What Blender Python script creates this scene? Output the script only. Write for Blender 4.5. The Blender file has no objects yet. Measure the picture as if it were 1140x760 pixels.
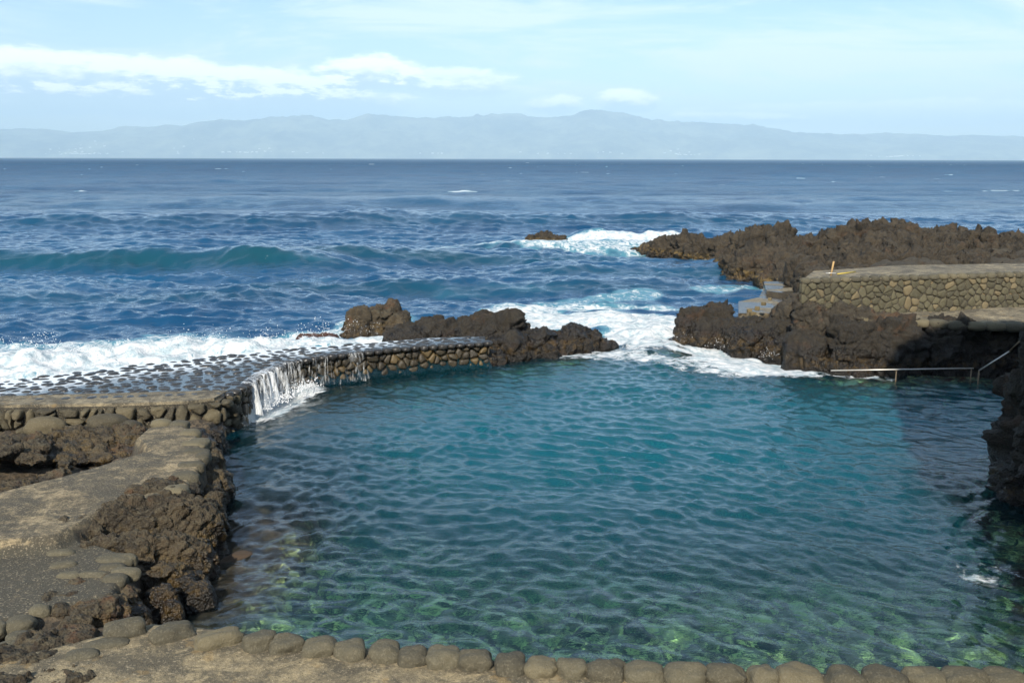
import bpy, bmesh, math, random
import numpy as np
from mathutils import Vector, Matrix

# ------------------------------------------------------------------ camera, sun, sky
S = bpy.context.scene
COL = S.collection
R = math.radians
F, PITCH, H = 1108.3, R(10.4), 6.0
cam = bpy.data.objects.new('camera', bpy.data.cameras.new('camera')); COL.objects.link(cam)
cam.data.lens = 35; cam.data.sensor_width = 36
cam.data.clip_start = 0.2; cam.data.clip_end = 80000
cam.matrix_world = Matrix.Translation((0, 0, H)) @ Matrix.Rotation(R(90) - PITCH, 4, 'X') @ Matrix.Rotation(R(0.14), 4, 'Z')
S.camera = cam
SUN_EL, SUN_TRAVEL = 34.0, 10.5          # degrees; light travels forward and a little to the right
sun = bpy.data.objects.new('sun', bpy.data.lights.new('sun', 'SUN')); COL.objects.link(sun)
sun.data.energy = 4.8; sun.data.cycles.is_caustics_light = True; sun.data.angle = R(0.5); sun.data.color = (1.0, 0.91, 0.78)
ca, sa = math.cos(R(SUN_EL)), math.sin(R(SUN_EL))
sdir = Vector((math.sin(R(SUN_TRAVEL)) * ca, math.cos(R(SUN_TRAVEL)) * ca, -sa))
sun.rotation_euler = sdir.to_track_quat('-Z', 'Y').to_euler()
S.view_settings.view_transform = 'Standard'; S.view_settings.look = 'None'
S.view_settings.gamma = 1; S.view_settings.exposure = 0.46
S.cycles.max_bounces = 8; S.cycles.transparent_max_bounces = 12; S.cycles.volume_bounces = 0
S.cycles.caustics_reflective = False; S.cycles.caustics_refractive = True
S.cycles.sample_clamp_indirect = 4

class NT:
    """small node helper"""
    def __init__(s, tree): s.t = tree; s.n = tree.nodes; s.l = tree.links
    def new(s, typ, **kw):
        n = s.n.new(typ)
        for k, v in kw.items():
            if hasattr(n, k): setattr(n, k, v)
        return n
    def put(s, sock, v):
        if v is None: return
        if isinstance(v, bpy.types.NodeSocket): s.l.new(v, sock)
        elif isinstance(v, (tuple, list)) and sock.type == 'RGBA' and len(v) == 3: sock.default_value = (*v, 1)
        else: sock.default_value = v
    def m(s, op, a=None, b=None, c=None, clamp=False):
        n = s.n.new('ShaderNodeMath'); n.operation = op; n.use_clamp = clamp
        for i, v in enumerate((a, b, c)): s.put(n.inputs[i], v)
        return n.outputs[0]
    def mix(s, f, a, b, blend='MIX'):
        n = s.n.new('ShaderNodeMix'); n.data_type = 'RGBA'; n.blend_type = blend
        s.put(n.inputs[0], f); s.put(n.inputs[6], a); s.put(n.inputs[7], b)
        return n.outputs[2]
    def ss(s, x, lo, hi):
        n = s.n.new('ShaderNodeMapRange'); n.interpolation_type = 'SMOOTHSTEP'
        s.put(n.inputs[0], x); s.put(n.inputs[1], lo); s.put(n.inputs[2], hi)
        n.inputs[3].default_value = 0; n.inputs[4].default_value = 1
        return n.outputs[0]
    def noise(s, vec, scale, detail=4, rough=0.55, dist=0.0):
        n = s.n.new('ShaderNodeTexNoise'); s.put(n.inputs['Vector'], vec)
        n.inputs['Scale'].default_value = scale; n.inputs['Detail'].default_value = detail
        n.inputs['Roughness'].default_value = rough; n.inputs['Distortion'].default_value = dist
        return n.outputs['Fac']
    def vor(s, vec, scale, feature='F1', rand=1.0):
        n = s.n.new('ShaderNodeTexVoronoi'); n.feature = feature; s.put(n.inputs['Vector'], vec)
        n.inputs['Scale'].default_value = scale; n.inputs['Randomness'].default_value = rand
        return n.outputs['Distance']
    def attr(s, name):
        n = s.n.new('ShaderNodeAttribute'); n.attribute_name = name; return n.outputs['Fac']
    def bump(s, h, strength=0.5, dist=0.05, normal=None):
        n = s.n.new('ShaderNodeBump'); s.put(n.inputs['Height'], h)
        n.inputs['Strength'].default_value = strength; n.inputs['Distance'].default_value = dist
        if normal is not None: s.put(n.inputs['Normal'], normal)
        return n.outputs[0]

world = bpy.data.worlds.new('World'); S.world = world; world.use_nodes = True
W = NT(world.node_tree); W.n.clear()
sky = W.new('ShaderNodeTexSky'); sky.sky_type = 'NISHITA'; sky.sun_disc = False
sky.sun_elevation = R(SUN_EL); sky.sun_rotation = R(SUN_TRAVEL + 180)
sky.air_density = 1.0; sky.dust_density = 0.6; sky.ozone_density = 4.0
SKY = 0.118
tc = W.new('ShaderNodeTexCoord').outputs['Generated']
sp = W.new('ShaderNodeSeparateXYZ'); W.l.new(tc, sp.inputs[0]); X, Y, Z = sp.outputs
hyp = W.m('SQRT', W.m('ADD', W.m('MULTIPLY', X, X), W.m('MULTIPLY', Y, Y)))
AZ = W.m('MULTIPLY', W.m('ARCTAN2', X, Y), F)           # heading and height, in thousandths of a radian roughly
EL = W.m('MULTIPLY', W.m('ARCTAN2', Z, hyp), F)
def wvec(a, b, c=0.0):
    n = W.new('ShaderNodeCombineXYZ'); W.put(n.inputs[0], a); W.put(n.inputs[1], b); W.put(n.inputs[2], c); return n.outputs[0]
vc = wvec(W.m('MULTIPLY', AZ, 0.01), W.m('MULTIPLY', EL, 0.022))
n1 = W.noise(vc, 1.3, 8, 0.6, 0.3)
n2 = W.noise(wvec(W.m('MULTIPLY', AZ, 0.01), W.m('MULTIPLY', EL, 0.03), 7.0), 4.0, 7, 0.6)
puff = W.m('ADD', W.m('MULTIPLY', n1, 0.6), W.m('MULTIPLY', n2, 0.4))
dens = shade = None
# (heading, height, half width, half height, tilt, softness/opacity)
CL = [(-470, 80, 330, 21, -0.03, 1.0), (-290, 77, 120, 17, -0.07, 0.95), (-155, 88, 52, 17, 0.0, 1.0), (-62, 80, 60, 14, 0.0, 0.75),
      (-225, 55, 110, 15, 0.02, 0.95), (-500, 56, 140, 14, 0.0, 0.6), (-370, 57, 130, 16, 0.0, 0.75), (48, 57, 30, 10, 0.0, 0.95),
      (122, 60, 30, 12, 0.0, 1.0), (240, 42, 70, 6, -0.02, 0.7), (420, 46, 220, 12, 0.0, 0.4), (-30, 70, 60, 10, 0, 0.3)]
for (a0, e0, ra, rb, tilt, op) in CL:
    da = W.m('SUBTRACT', AZ, float(a0)); 
    de = W.m('SUBTRACT', W.m('SUBTRACT', EL, float(e0)), W.m('MULTIPLY', da, tilt))
    a2 = W.m('POWER', W.m('ABSOLUTE', W.m('DIVIDE', da, float(ra))), 2.0)
    q = W.m('DIVIDE', de, float(rb))
    b = W.m('SUBTRACT', 1.0, W.m('ADD', a2, W.m('MULTIPLY', q, q)))
    d = W.m('ADD', b, W.m('MULTIPLY', W.m('SUBTRACT', puff, 0.5), 4.2))
    d = W.m('MULTIPLY', W.ss(d, -0.85, 0.25), op)
    sh = W.m('MULTIPLY', d, W.m('ADD', q, W.m('MULTIPLY', W.m('SUBTRACT', n2, 0.5), 2.0)))
    dens = d if dens is None else W.m('MAXIMUM', dens, d)
    shade = sh if shade is None else W.m('ADD', shade, sh)
lit = W.ss(shade, -0.45, 0.6)
cloudcol = W.mix(lit, (4.6, 5.9, 7.0), (10.2, 10.4, 10.4))
# thin high veil, laid out on a flat layer far above
den = W.m('ADD', W.m('MAXIMUM', Z, 0.0), 0.12)
vx = W.m('DIVIDE', X, den); vy = W.m('DIVIDE', Y, den)
rx = W.m('ADD', W.m('MULTIPLY', vx, 0.9), W.m('MULTIPLY', vy, 0.35)); ry = W.m('SUBTRACT', W.m('MULTIPLY', vy, 0.9), W.m('MULTIPLY', vx, 0.35))
veil = W.noise(wvec(W.m('MULTIPLY', rx, 0.35), W.m('MULTIPLY', ry, 0.9), 2.3), 1.5, 8, 0.6, 0.6)
veil2 = W.noise(wvec(W.m('MULTIPLY', AZ, 0.0028), W.m('MULTIPLY', EL, 0.013), 4.0), 1.6, 7, 0.6, 0.9)
veil = W.m('ADD', W.m('MULTIPLY', veil, 0.35), W.m('MULTIPLY', veil2, 0.65))
low = W.m('SUBTRACT', 1.0, W.ss(EL, 5.0, 200.0))
vf = W.m('ADD', W.m('MULTIPLY', W.ss(veil, 0.44, 0.61), 0.75), W.m('MULTIPLY', low, 0.28), clamp=True)
# the sky ahead: Nishita, thinned by the high veil
skyc = W.mix(vf, sky.outputs[0], (6.3, 7.3, 8.2))
skyc = W.mix(dens, skyc, cloudcol)
bg = W.new('ShaderNodeBackground'); W.l.new(skyc, bg.inputs[0]); bg.inputs[1].default_value = SKY
W.l.new(bg.outputs[0], W.new('ShaderNodeOutputWorld').inputs[0])

# ------------------------------------------------------------------ helpers
def at(px, py, z=0.0):
    """where the sight line through a point of the picture meets the level z"""
    u, v = (px - 570) / F, (380 - py) / F
    d = (u, math.cos(PITCH) + v * math.sin(PITCH), -math.sin(PITCH) + v * math.cos(PITCH))
    t = (z - H) / d[2]
    return (d[0] * t, d[1] * t)
def atd(px, py, y):
    u, v = (px - 570) / F, (380 - py) / F
    d = (u, math.cos(PITCH) + v * math.sin(PITCH), -math.sin(PITCH) + v * math.cos(PITCH))
    t = y / d[1]
    return (d[0] * t, y, H + d[2] * t)

def _h(i, seed):
    i = np.asarray(i).astype(np.uint32)
    x = (i * np.uint32(747796405) + np.uint32(seed * 2891336453 % 4294967296)).astype(np.uint32)
    x = ((x >> np.uint32(16)) ^ x) * np.uint32(0x45d9f3b)
    x = ((x >> np.uint32(16)) ^ x) * np.uint32(0x45d9f3b)
    return ((x >> np.uint32(16)) ^ x)
def hash3(ix, iy, iz, seed):
    a = ix.astype(np.int64) * 73856093 ^ iy.astype(np.int64) * 19349663 ^ iz.astype(np.int64) * 83492791
    return _h(a & 0xffffffff, seed).astype(np.float64) / 4294967295.0
def vnoise(p, seed=0):
    """value noise with quintic fade, -1..1"""
    i = np.floor(p).astype(np.int64); f = p - i
    f = f * f * f * (f * (f * 6 - 15) + 10)
    out = 0
    for dx in (0, 1):
        wx = f[:, 0] if dx else 1 - f[:, 0]
        for dy in (0, 1):
            wy = f[:, 1] if dy else 1 - f[:, 1]
            for dz in (0, 1):
                wz = f[:, 2] if dz else 1 - f[:, 2]
                out = out + wx * wy * wz * hash3(i[:, 0] + dx, i[:, 1] + dy, i[:, 2] + dz, seed)
    return out * 2 - 1
def fbm(p, seed=0, octs=4, gain=0.5, lac=2.03, ridged=False):
    a, s, tot = 1.0, 0, 0
    for k in range(octs):
        n = vnoise(p + k * 17.3, seed + k)
        if ridged: n = 1 - 2 * np.abs(n)
        s = s + a * n; tot += a; a *= gain; p = p * lac
    return s / tot
def worley(p, seed=0):
    i = np.floor(p).astype(np.int64); f = p - i
    d1 = np.full(len(p), 9.0); d2 = d1.copy()
    for dx in (-1, 0, 1):
        for dy in (-1, 0, 1):
            for dz in (-1, 0, 1):
                c = i + (dx, dy, dz)
                o = np.stack([hash3(c[:, 0], c[:, 1], c[:, 2], seed + q) for q in (11, 23, 37)], 1) + (dx, dy, dz) - f
                d = np.sqrt((o * o).sum(1))
                d2 = np.where(d < d1, d1, np.minimum(d2, d)); d1 = np.minimum(d1, d)
    return d1, d2
def facets(p, seed=0):
    """broken-block relief: every cell of rock is cut by a plane of its own"""
    i = np.floor(p).astype(np.int64); f = p - i
    d1 = np.full(len(p), 9.0); val = np.zeros(len(p))
    for dx in (-1, 0, 1):
        for dy in (-1, 0, 1):
            for dz in (-1, 0, 1):
                c = i + (dx, dy, dz)
                h = [hash3(c[:, 0], c[:, 1], c[:, 2], seed + q) for q in (11, 23, 37, 41, 53, 67, 71)]
                o = f - (np.stack(h[:3], 1) + (dx, dy, dz)); d = np.sqrt((o * o).sum(1))
                pl = (o * (np.stack(h[3:6], 1) - 0.5)).sum(1) * 1.9 + (h[6] - 0.5) * 0.7
                m = d < d1; val = np.where(m, pl, val); d1 = np.where(m, d, d1)
    return val
def n2d(x, y, seed=0, octs=3, **k):
    return fbm(np.stack([x, y, np.full_like(x, 0.37)], 1), seed, octs, **k)
def sdpoly(x, y, poly):
    """signed distance to polygon, negative inside"""
    d = np.full(x.shape, 1e18); s = np.ones(x.shape)
    n = len(poly)
    for k in range(n):
        ax, ay = poly[k]; bx, by = poly[(k + 1) % n]
        ex, ey = bx - ax, by - ay; wx, wy = x - ax, y - ay
        t = np.clip((wx * ex + wy * ey) / (ex * ex + ey * ey + 1e-12), 0, 1)
        d = np.minimum(d, (wx - ex * t) ** 2 + (wy - ey * t) ** 2)
        c1, c2, c3 = y >= ay, y < by, ex * wy > ey * wx
        s = np.where((c1 & c2 & c3) | (~c1 & ~c2 & ~c3), -s, s)
    return s * np.sqrt(d)
def sstep(x, a, b):
    t = np.clip((x - a) / (b - a), 0, 1); return t * t * (3 - 2 * t)
def pathdist(x, y, pts):
    d = np.full(x.shape, 1e9)
    for (ax, ay), (bx, by) in zip(pts[:-1], pts[1:]):
        ex, ey = bx - ax, by - ay
        t = np.clip(((x - ax) * ex + (y - ay) * ey) / (ex * ex + ey * ey), 0, 1)
        d = np.minimum(d, np.hypot(x - ax - ex * t, y - ay - ey * t))
    return d

def mesh_np(name, v, faces, smooth=True, attrs=None):
    me = bpy.data.meshes.new(name)
    v = np.asarray(v, dtype=np.float32)
    if isinstance(faces, np.ndarray):
        k = faces.shape[1]; nf = len(faces)
        me.vertices.add(len(v)); me.vertices.foreach_set('co', v.ravel())
        me.loops.add(nf * k); me.loops.foreach_set('vertex_index', faces.ravel().astype(np.int32))
        me.polygons.add(nf); me.polygons.foreach_set('loop_start', np.arange(0, nf * k, k, dtype=np.int32))
        me.update(calc_edges=True); me.validate()
    else:
        me.from_pydata(v.tolist(), [], faces)
    me.polygons.foreach_set('use_smooth', [smooth] * len(me.polygons))
    for an, av in (attrs or {}).items():
        a = me.attributes.new(an, 'FLOAT', 'POINT'); a.data.foreach_set('value', np.asarray(av, dtype=np.float32))
    me.update()
    return me
def link(name, me, mat=None, parent=None, loc=None):
    o = bpy.data.objects.new(name, me); COL.objects.link(o)
    if mat is not None and me is not None:
        if not me.materials: me.materials.append(mat)
    if parent: o.parent = parent
    if loc is not None: o.location = loc
    return o
def tag(o, label=None, cat=None, group=None, kind=None):
    if label: o['label'] = label
    if cat: o['category'] = cat
    if group: o['group'] = group
    if kind: o['kind'] = kind
    return o
def thing(name, label, cat, loc=(0, 0, 0), group=None):
    return tag(link(name, None, loc=loc), label, cat, group)
def child(name, me, mat, root):
    """mesh built in place, hung under its thing"""
    o = link(name, me, mat, root)
    o.location = -root.location
    return o

# ------------------------------------------------------------------ materials
def mat(name):
    m = bpy.data.materials.new(name); m.use_nodes = True
    t = NT(m.node_tree); t.n.clear()
    out = t.new('ShaderNodeOutputMaterial')
    return m, t, out
def principled(t, out, color, rough=0.85, normal=None, spec=0.5):
    p = t.new('ShaderNodeBsdfPrincipled'); t.put(p.inputs['Base Color'], color); t.put(p.inputs['Roughness'], rough)
    p.inputs['Specular IOR Level'].default_value = spec
    if normal is not None: t.put(p.inputs['Normal'], normal)
    t.l.new(p.outputs[0], out.inputs[0]); return p
def obj_pos(t):
    return t.new('ShaderNodeNewGeometry').outputs['Position']

def rock_mat(name, dark=(0.012, 0.0105, 0.008), brown=(0.060, 0.045, 0.026), top=(0.076, 0.064, 0.038), red=(0.10, 0.048, 0.022), redamt=0.6,
             wet=0.45, ochre=(0.20, 0.135, 0.04), ochre_amt=0.6, fine=1.0, dustamt=0.7):
    m, t, out = mat(name)
    g = t.new('ShaderNodeNewGeometry'); P = g.outputs['Position']
    sx = t.new('ShaderNodeSeparateXYZ'); t.l.new(P, sx.inputs[0]); z = sx.outputs[2]
    nx = t.new('ShaderNodeSeparateXYZ'); t.l.new(g.outputs['True Normal'], nx.inputs[0]); nz = nx.outputs[2]
    a = t.noise(P, 1.7 * fine, 6, 0.65, 0.4); b = t.noise(P, 9 * fine, 5, 0.7); c = t.noise(P, 42 * fine, 3, 0.6)
    v = t.vor(P, 26 * fine)
    base = t.mix(t.ss(t.m('ADD', t.m('MULTIPLY', a, 0.6), t.m('MULTIPLY', b, 0.4)), 0.34, 0.64), dark, brown)
    base = t.mix(t.m('MULTIPLY', t.ss(t.noise(P, 1.1 * fine, 4, 0.6, 1.0), 0.55, 0.7), redamt), base, red)
    dust = t.m('MULTIPLY', t.ss(nz, 0.25, 0.85), t.ss(b, 0.36, 0.6))
    base = t.mix(t.m('MULTIPLY', dust, dustamt), base, top)
    # pores and grains
    base = t.mix(t.m('MULTIPLY', t.ss(c, 0.5, 0.72), 0.25), base, (0.16, 0.14, 0.095))
    base = t.mix(t.m('MULTIPLY', t.m('SUBTRACT', 1.0, t.ss(v, 0.05, 0.28)), 0.6), base, (0.012, 0.010, 0.009))
    zz = t.m('ADD', z, t.m('MULTIPLY', t.m('SUBTRACT', a, 0.5), 0.9))
    och = t.m('MULTIPLY', t.m('MULTIPLY', t.ss(zz, 0.0, 0.12), t.m('SUBTRACT', 1.0, t.ss(zz, 0.25, 0.6))), t.ss(t.noise(P, 5.0, 4, 0.7), 0.45, 0.6))
    base = t.mix(t.m('MULTIPLY', och, ochre_amt), base, ochre)
    wetf = t.m('SUBTRACT', 1.0, t.ss(zz, wet - 0.2, wet + 0.12))
    base = t.mix(t.m('MULTIPLY', wetf, 0.72), base, t.mix(1.0, base, (0.25, 0.22, 0.2), 'MULTIPLY'))
    rough = t.m('SUBTRACT', 0.92, t.m('MULTIPLY', wetf, 0.58))
    h = t.m('ADD', t.m('MULTIPLY', b, 0.9), t.m('MULTIPLY', c, 0.30)); h = t.m('ADD', h, t.m('MULTIPLY', v, 0.45))
    principled(t, out, base, rough, t.bump(h, 0.9, 0.06 / fine), 0.4)
    return m
M_rock = rock_mat('lava_rock')
M_dark = rock_mat('wet_lava_rock', dark=(0.010, 0.009, 0.008), brown=(0.024, 0.019, 0.012), top=(0.028, 0.024, 0.016), wet=0.75, redamt=0.3, ochre=(0.16, 0.105, 0.03), dustamt=0.5)
M_far = rock_mat('ridge_lava_rock', dark=(0.008, 0.007, 0.0055), brown=(0.047, 0.036, 0.022), top=(0.056, 0.045, 0.028), fine=0.6, wet=0.35, ochre_amt=0.9, redamt=0.2)
M_cliff = rock_mat('cliff_lava_rock', dark=(0.020, 0.018, 0.015), brown=(0.042, 0.034, 0.023), top=(0.060, 0.052, 0.035), wet=0.6, ochre_amt=0.2)

def stone_mat(name, c0=(0.046, 0.042, 0.029), c1=(0.105, 0.094, 0.060), odd=(0.20, 0.155, 0.075), wet=0.0, gloss=0.9, bump=0.5, oddamt=0.8):
    """dressed or rolled basalt stones; attribute 'tint' tells stone from stone"""
    m, t, out = mat(name)
    P = obj_pos(t); ti = t.attr('tint')
    oi = t.new('ShaderNodeObjectInfo').outputs['Random']
    ti = t.m('FRACT', t.m('ADD', ti, t.m('MULTIPLY', oi, 3.7)))
    a = t.noise(P, 6, 5, 0.6); b = t.noise(P, 38, 3, 0.6); v = t.vor(P, 60)
    base = t.mix(t.m('ADD', t.m('MULTIPLY', ti, 0.75), t.m('MULTIPLY', a, 0.35), clamp=True), c0, c1)
    base = t.mix(t.m('MULTIPLY', t.ss(ti, 0.80, 0.86), oddamt), base, odd)
    base = t.mix(t.m('MULTIPLY', t.ss(b, 0.48, 0.70), 0.35), base, (0.19, 0.17, 0.12))
    base = t.mix(t.m('MULTIPLY', t.m('SUBTRACT', 1.0, t.ss(v, 0.08, 0.3)), 0.65), base, (0.02, 0.018, 0.014))
    if wet:
        base = t.mix(wet, base, (0.004, 0.004, 0.005))
    h = t.m('ADD', t.m('MULTIPLY', a, 0.6), t.m('MULTIPLY', b, 0.25)); h = t.m('ADD', h, t.m('MULTIPLY', v, 0.4))
    principled(t, out, base, gloss, t.bump(h, bump, 0.03), 0.4)
    return m
M_stone = stone_mat('rolled_basalt', oddamt=0.15)
M_rubble = stone_mat('rubble_basalt', c0=(0.024, 0.021, 0.014), c1=(0.085, 0.072, 0.043), oddamt=0.1)
M_masonry = stone_mat('rubble_masonry', c0=(0.040, 0.037, 0.024), c1=(0.105, 0.096, 0.056), odd=(0.17, 0.13, 0.07), oddamt=0.6)
M_wetstone = stone_mat('wet_basalt', c0=(0.018, 0.018, 0.020), c1=(0.040, 0.039, 0.036), wet=0.3, gloss=0.33, bump=0.2, oddamt=0)
M_weirstone = stone_mat('weir_masonry', c0=(0.014, 0.012, 0.009), c1=(0.052, 0.041, 0.023), odd=(0.12, 0.08, 0.028), gloss=0.45, oddamt=0.55)

def concrete_mat(name, c0=(0.135, 0.118, 0.082), c1=(0.34, 0.285, 0.18), dark=(0.048, 0.044, 0.034), darkamt=0.75, wet=False, sc=1.0):
    m, t, out = mat(name)
    P = obj_pos(t)
    a = t.noise(P, 1.3 * sc, 8, 0.68, 0.5); b = t.noise(P, 7 * sc, 6, 0.72, 0.3); c = t.noise(P, 34, 4, 0.65); v = t.vor(P, 70)
    base = t.mix(t.ss(t.m('ADD', t.m('MULTIPLY', a, 0.5), t.m('MULTIPLY', b, 0.5)), 0.44, 0.66), c0, c1)
    base = t.mix(t.m('MULTIPLY', t.ss(t.noise(P, 2.1 * sc, 9, 0.72, 0.8), 0.48, 0.56), darkamt), base, dark)
    base = t.mix(t.m('MULTIPLY', t.ss(c, 0.55, 0.68), 0.55), base, (0.44, 0.37, 0.25))
    base = t.mix(t.m('MULTIPLY', t.m('SUBTRACT', 1.0, t.ss(c, 0.33, 0.46)), 0.6), base, (0.045, 0.04, 0.03))
    base = t.mix(t.m('MULTIPLY', t.ss(t.noise(P, 4.5, 3, 0.5), 0.62, 0.7), 0.4), base, (0.27, 0.18, 0.07))
    h = t.m('ADD', b, t.m('MULTIPLY', c, 0.5)); h = t.m('ADD', h, t.m('MULTIPLY', v, 0.3))
    if wet:
        pud = t.ss(t.noise(P, 0.55, 4, 0.5), 0.40, 0.46)
        base = t.mix(pud, base, t.mix(1.0, base, (0.35, 0.33, 0.32), 'MULTIPLY'))
        rough = t.m('SUBTRACT', 0.75, t.m('MULTIPLY', pud, 0.50))
        nrm = t.bump(h, 0.25, 0.006)
    else: rough, nrm = 0.93, t.bump(h, 0.8, 0.03)
    principled(t, out, base, rough, nrm, 0.4)
    return m
M_conc = concrete_mat('weathered_concrete')
M_terr = concrete_mat('terrace_concrete', c0=(0.15, 0.125, 0.078), c1=(0.36, 0.29, 0.165), dark=(0.062, 0.056, 0.040), darkamt=0.7)
M_wetconc = concrete_mat('wet_concrete', wet=True, darkamt=0.4)
M_mortar = concrete_mat('mortar', c0=(0.16, 0.13, 0.085), c1=(0.33, 0.27, 0.175), dark=(0.05, 0.045, 0.032), darkamt=0.4)
M_weirmortar = concrete_mat('weir_mortar', c0=(0.10, 0.07, 0.025), c1=(0.24, 0.165, 0.06), dark=(0.025, 0.02, 0.012), darkamt=0.7)
M_darkmortar = concrete_mat('shadow_mortar', c0=(0.03, 0.027, 0.02), c1=(0.08, 0.07, 0.045), dark=(0.02, 0.018, 0.013))

def simple(name, col, rough=0.5, metallic=0.0):
    m, t, out = mat(name)
    P = obj_pos(t); n = t.noise(P, 20, 4, 0.6)
    p = principled(t, out, t.mix(t.m('MULTIPLY', n, 0.5), col, tuple(c * 0.55 for c in col)), rough, t.bump(n, 0.2, 0.005))
    p.inputs['Metallic'].default_value = metallic
    return m

# water
def foam_color(t, P):
    return t.mix(t.ss(t.noise(P, 3.0, 6, 0.65), 0.35, 0.6), (0.34, 0.43, 0.47), (0.64, 0.67, 0.68))
def water_mat():
    m, t, out = mat('sea_water')
    P = obj_pos(t)
    foam, opn, depth, crest = t.attr('foam'), t.attr('open'), t.attr('depth'), t.attr('crest')
    far = t.attr('far')
    mp = t.new('ShaderNodeMapping'); t.l.new(P, mp.inputs[0]); mp.inputs['Scale'].default_value = (0.75, 1.15, 1)
    PV = mp.outputs[0]
    f1 = t.noise(PV, 3.3, 4, 0.6, 0.2); f2 = t.noise(PV, 9.0, 3, 0.55, 0.2)
    f3 = t.noise(PV, 0.75, 5, 0.78, 0.2); f4 = t.noise(PV, 0.06, 6, 0.75)
    near = t.m('SUBTRACT', 1.0, t.ss(far, 0.0, 0.5))
    hh = t.m('ADD', t.m('MULTIPLY', f1, t.m('ADD', 0.018, t.m('MULTIPLY', opn, 0.026))), t.m('MULTIPLY', f2, t.m('ADD', 0.009, t.m('MULTIPLY', opn, 0.003))))
    hh = t.m('ADD', hh, t.m('MULTIPLY', t.m('MULTIPLY', f3, 0.36), t.ss(far, 0.1, 0.45)))
    hh = t.m('ADD', hh, t.m('MULTIPLY', t.m('MULTIPLY', f4, 2.6), t.ss(far, 0.45, 0.8)))
    N = t.bump(hh, 1.0, 1.0)
    fr = t.new('ShaderNodeFresnel'); fr.inputs[0].default_value = 1.333; t.l.new(N, fr.inputs['Normal'])
    # waves hide one another at a grazing view, so the far sea never mirrors fully
    fres = t.m('MINIMUM', fr.outputs[0], t.m('SUBTRACT', 0.8, t.m('MULTIPLY', far, 0.69)))
    gl = t.new('ShaderNodeBsdfGlossy'); gl.inputs['Color'].default_value = (1, 1, 1, 1)
    t.put(gl.inputs['Roughness'], t.m('ADD', 0.05, t.m('MULTIPLY', far, 0.22))); t.l.new(N, gl.inputs['Normal'])
    # body of open water: light scattered back from below
    deepc = t.mix(t.ss(t.noise(P, 0.05, 5, 0.6), 0.35, 0.65), (0.002, 0.036, 0.096), (0.004, 0.056, 0.128))
    bodyc = t.mix(t.m('MULTIPLY', crest, 0.9), deepc, (0.003, 0.046, 0.062))
    bodyc = t.mix(t.m('MULTIPLY', t.ss(foam, 0.08, 0.42), 0.6), bodyc, (0.10, 0.28, 0.34))
    df = t.new('ShaderNodeBsdfDiffuse'); t.put(df.inputs[0], bodyc)
    # body of the pool: what the depth does to the light passing through
    def ex(k): return t.m('EXPONENT', t.m('MULTIPLY', depth, -k))
    cc = t.new('ShaderNodeCombineColor'); t.put(cc.inputs[0], ex(0.42)); t.put(cc.inputs[1], ex(0.09)); t.put(cc.inputs[2], ex(0.075))
    tr = t.new('ShaderNodeBsdfTransparent'); t.l.new(cc.outputs[0], tr.inputs[0])
    rf = t.new('ShaderNodeBsdfRefraction'); rf.inputs['IOR'].default_value = 1.333; rf.inputs['Roughness'].default_value = 0.0
    t.l.new(cc.outputs[0], rf.inputs[0]); t.l.new(N, rf.inputs['Normal'])
    see = t.new('ShaderNodeMixShader'); see.inputs[0].default_value = 1.0; t.l.new(tr.outputs[0], see.inputs[1]); t.l.new(rf.outputs[0], see.inputs[2])
    pd = t.new('ShaderNodeBsdfDiffuse'); t.put(pd.inputs[0], (0.004, 0.116, 0.168))
    scat = t.m('MULTIPLY', t.m('POWER', t.m('SUBTRACT', 1.0, ex(0.42)), 2.2), 0.80)
    pool = t.new('ShaderNodeMixShader'); t.put(pool.inputs[0], scat); t.l.new(see.outputs[0], pool.inputs[1]); t.l.new(pd.outputs[0], pool.inputs[2])
    body = t.new('ShaderNodeMixShader'); t.put(body.inputs[0], opn); t.l.new(pool.outputs[0], body.inputs[1]); t.l.new(df.outputs[0], body.inputs[2])
    wat = t.new('ShaderNodeMixShader'); t.put(wat.inputs[0], fres); t.l.new(body.outputs[0], wat.inputs[1]); t.l.new(gl.outputs[0], wat.inputs[2])
    # foam
    lace = t.vor(t.mixvec(P) if hasattr(t, 'mixvec') else P, 2.6)
    nn = t.noise(P, 2.2, 8, 0.68, 0.9); n3 = t.noise(P, 11.0, 4, 0.65, 0.5)
    k = t.m('ADD', foam, t.m('MULTIPLY', t.m('SUBTRACT', nn, 0.5), 1.7)); k = t.m('ADD', k, t.m('MULTIPLY', t.m('SUBTRACT', n3, 0.5), 0.5))
    k = t.m('ADD', k, t.m('MULTIPLY', t.m('SUBTRACT', lace, 0.45), 0.22))
    ff = t.m('MULTIPLY', t.ss(k, 0.40, 0.74), t.ss(foam, 0.03, 0.12))
    ffn = t.bump(t.m('ADD', nn, t.m('MULTIPLY', n3, 0.4)), 0.7, 0.22)
    fo = t.new('ShaderNodeBsdfDiffuse'); t.put(fo.inputs[0], foam_color(t, P)); t.l.new(ffn, fo.inputs['Normal'])
    fin = t.new('ShaderNodeMixShader'); t.put(fin.inputs[0], ff); t.l.new(wat.outputs[0], fin.inputs[1]); t.l.new(fo.outputs[0], fin.inputs[2])
    t.l.new(fin.outputs[0], out.inputs[0])
    return m
M_water = water_mat()

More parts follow.
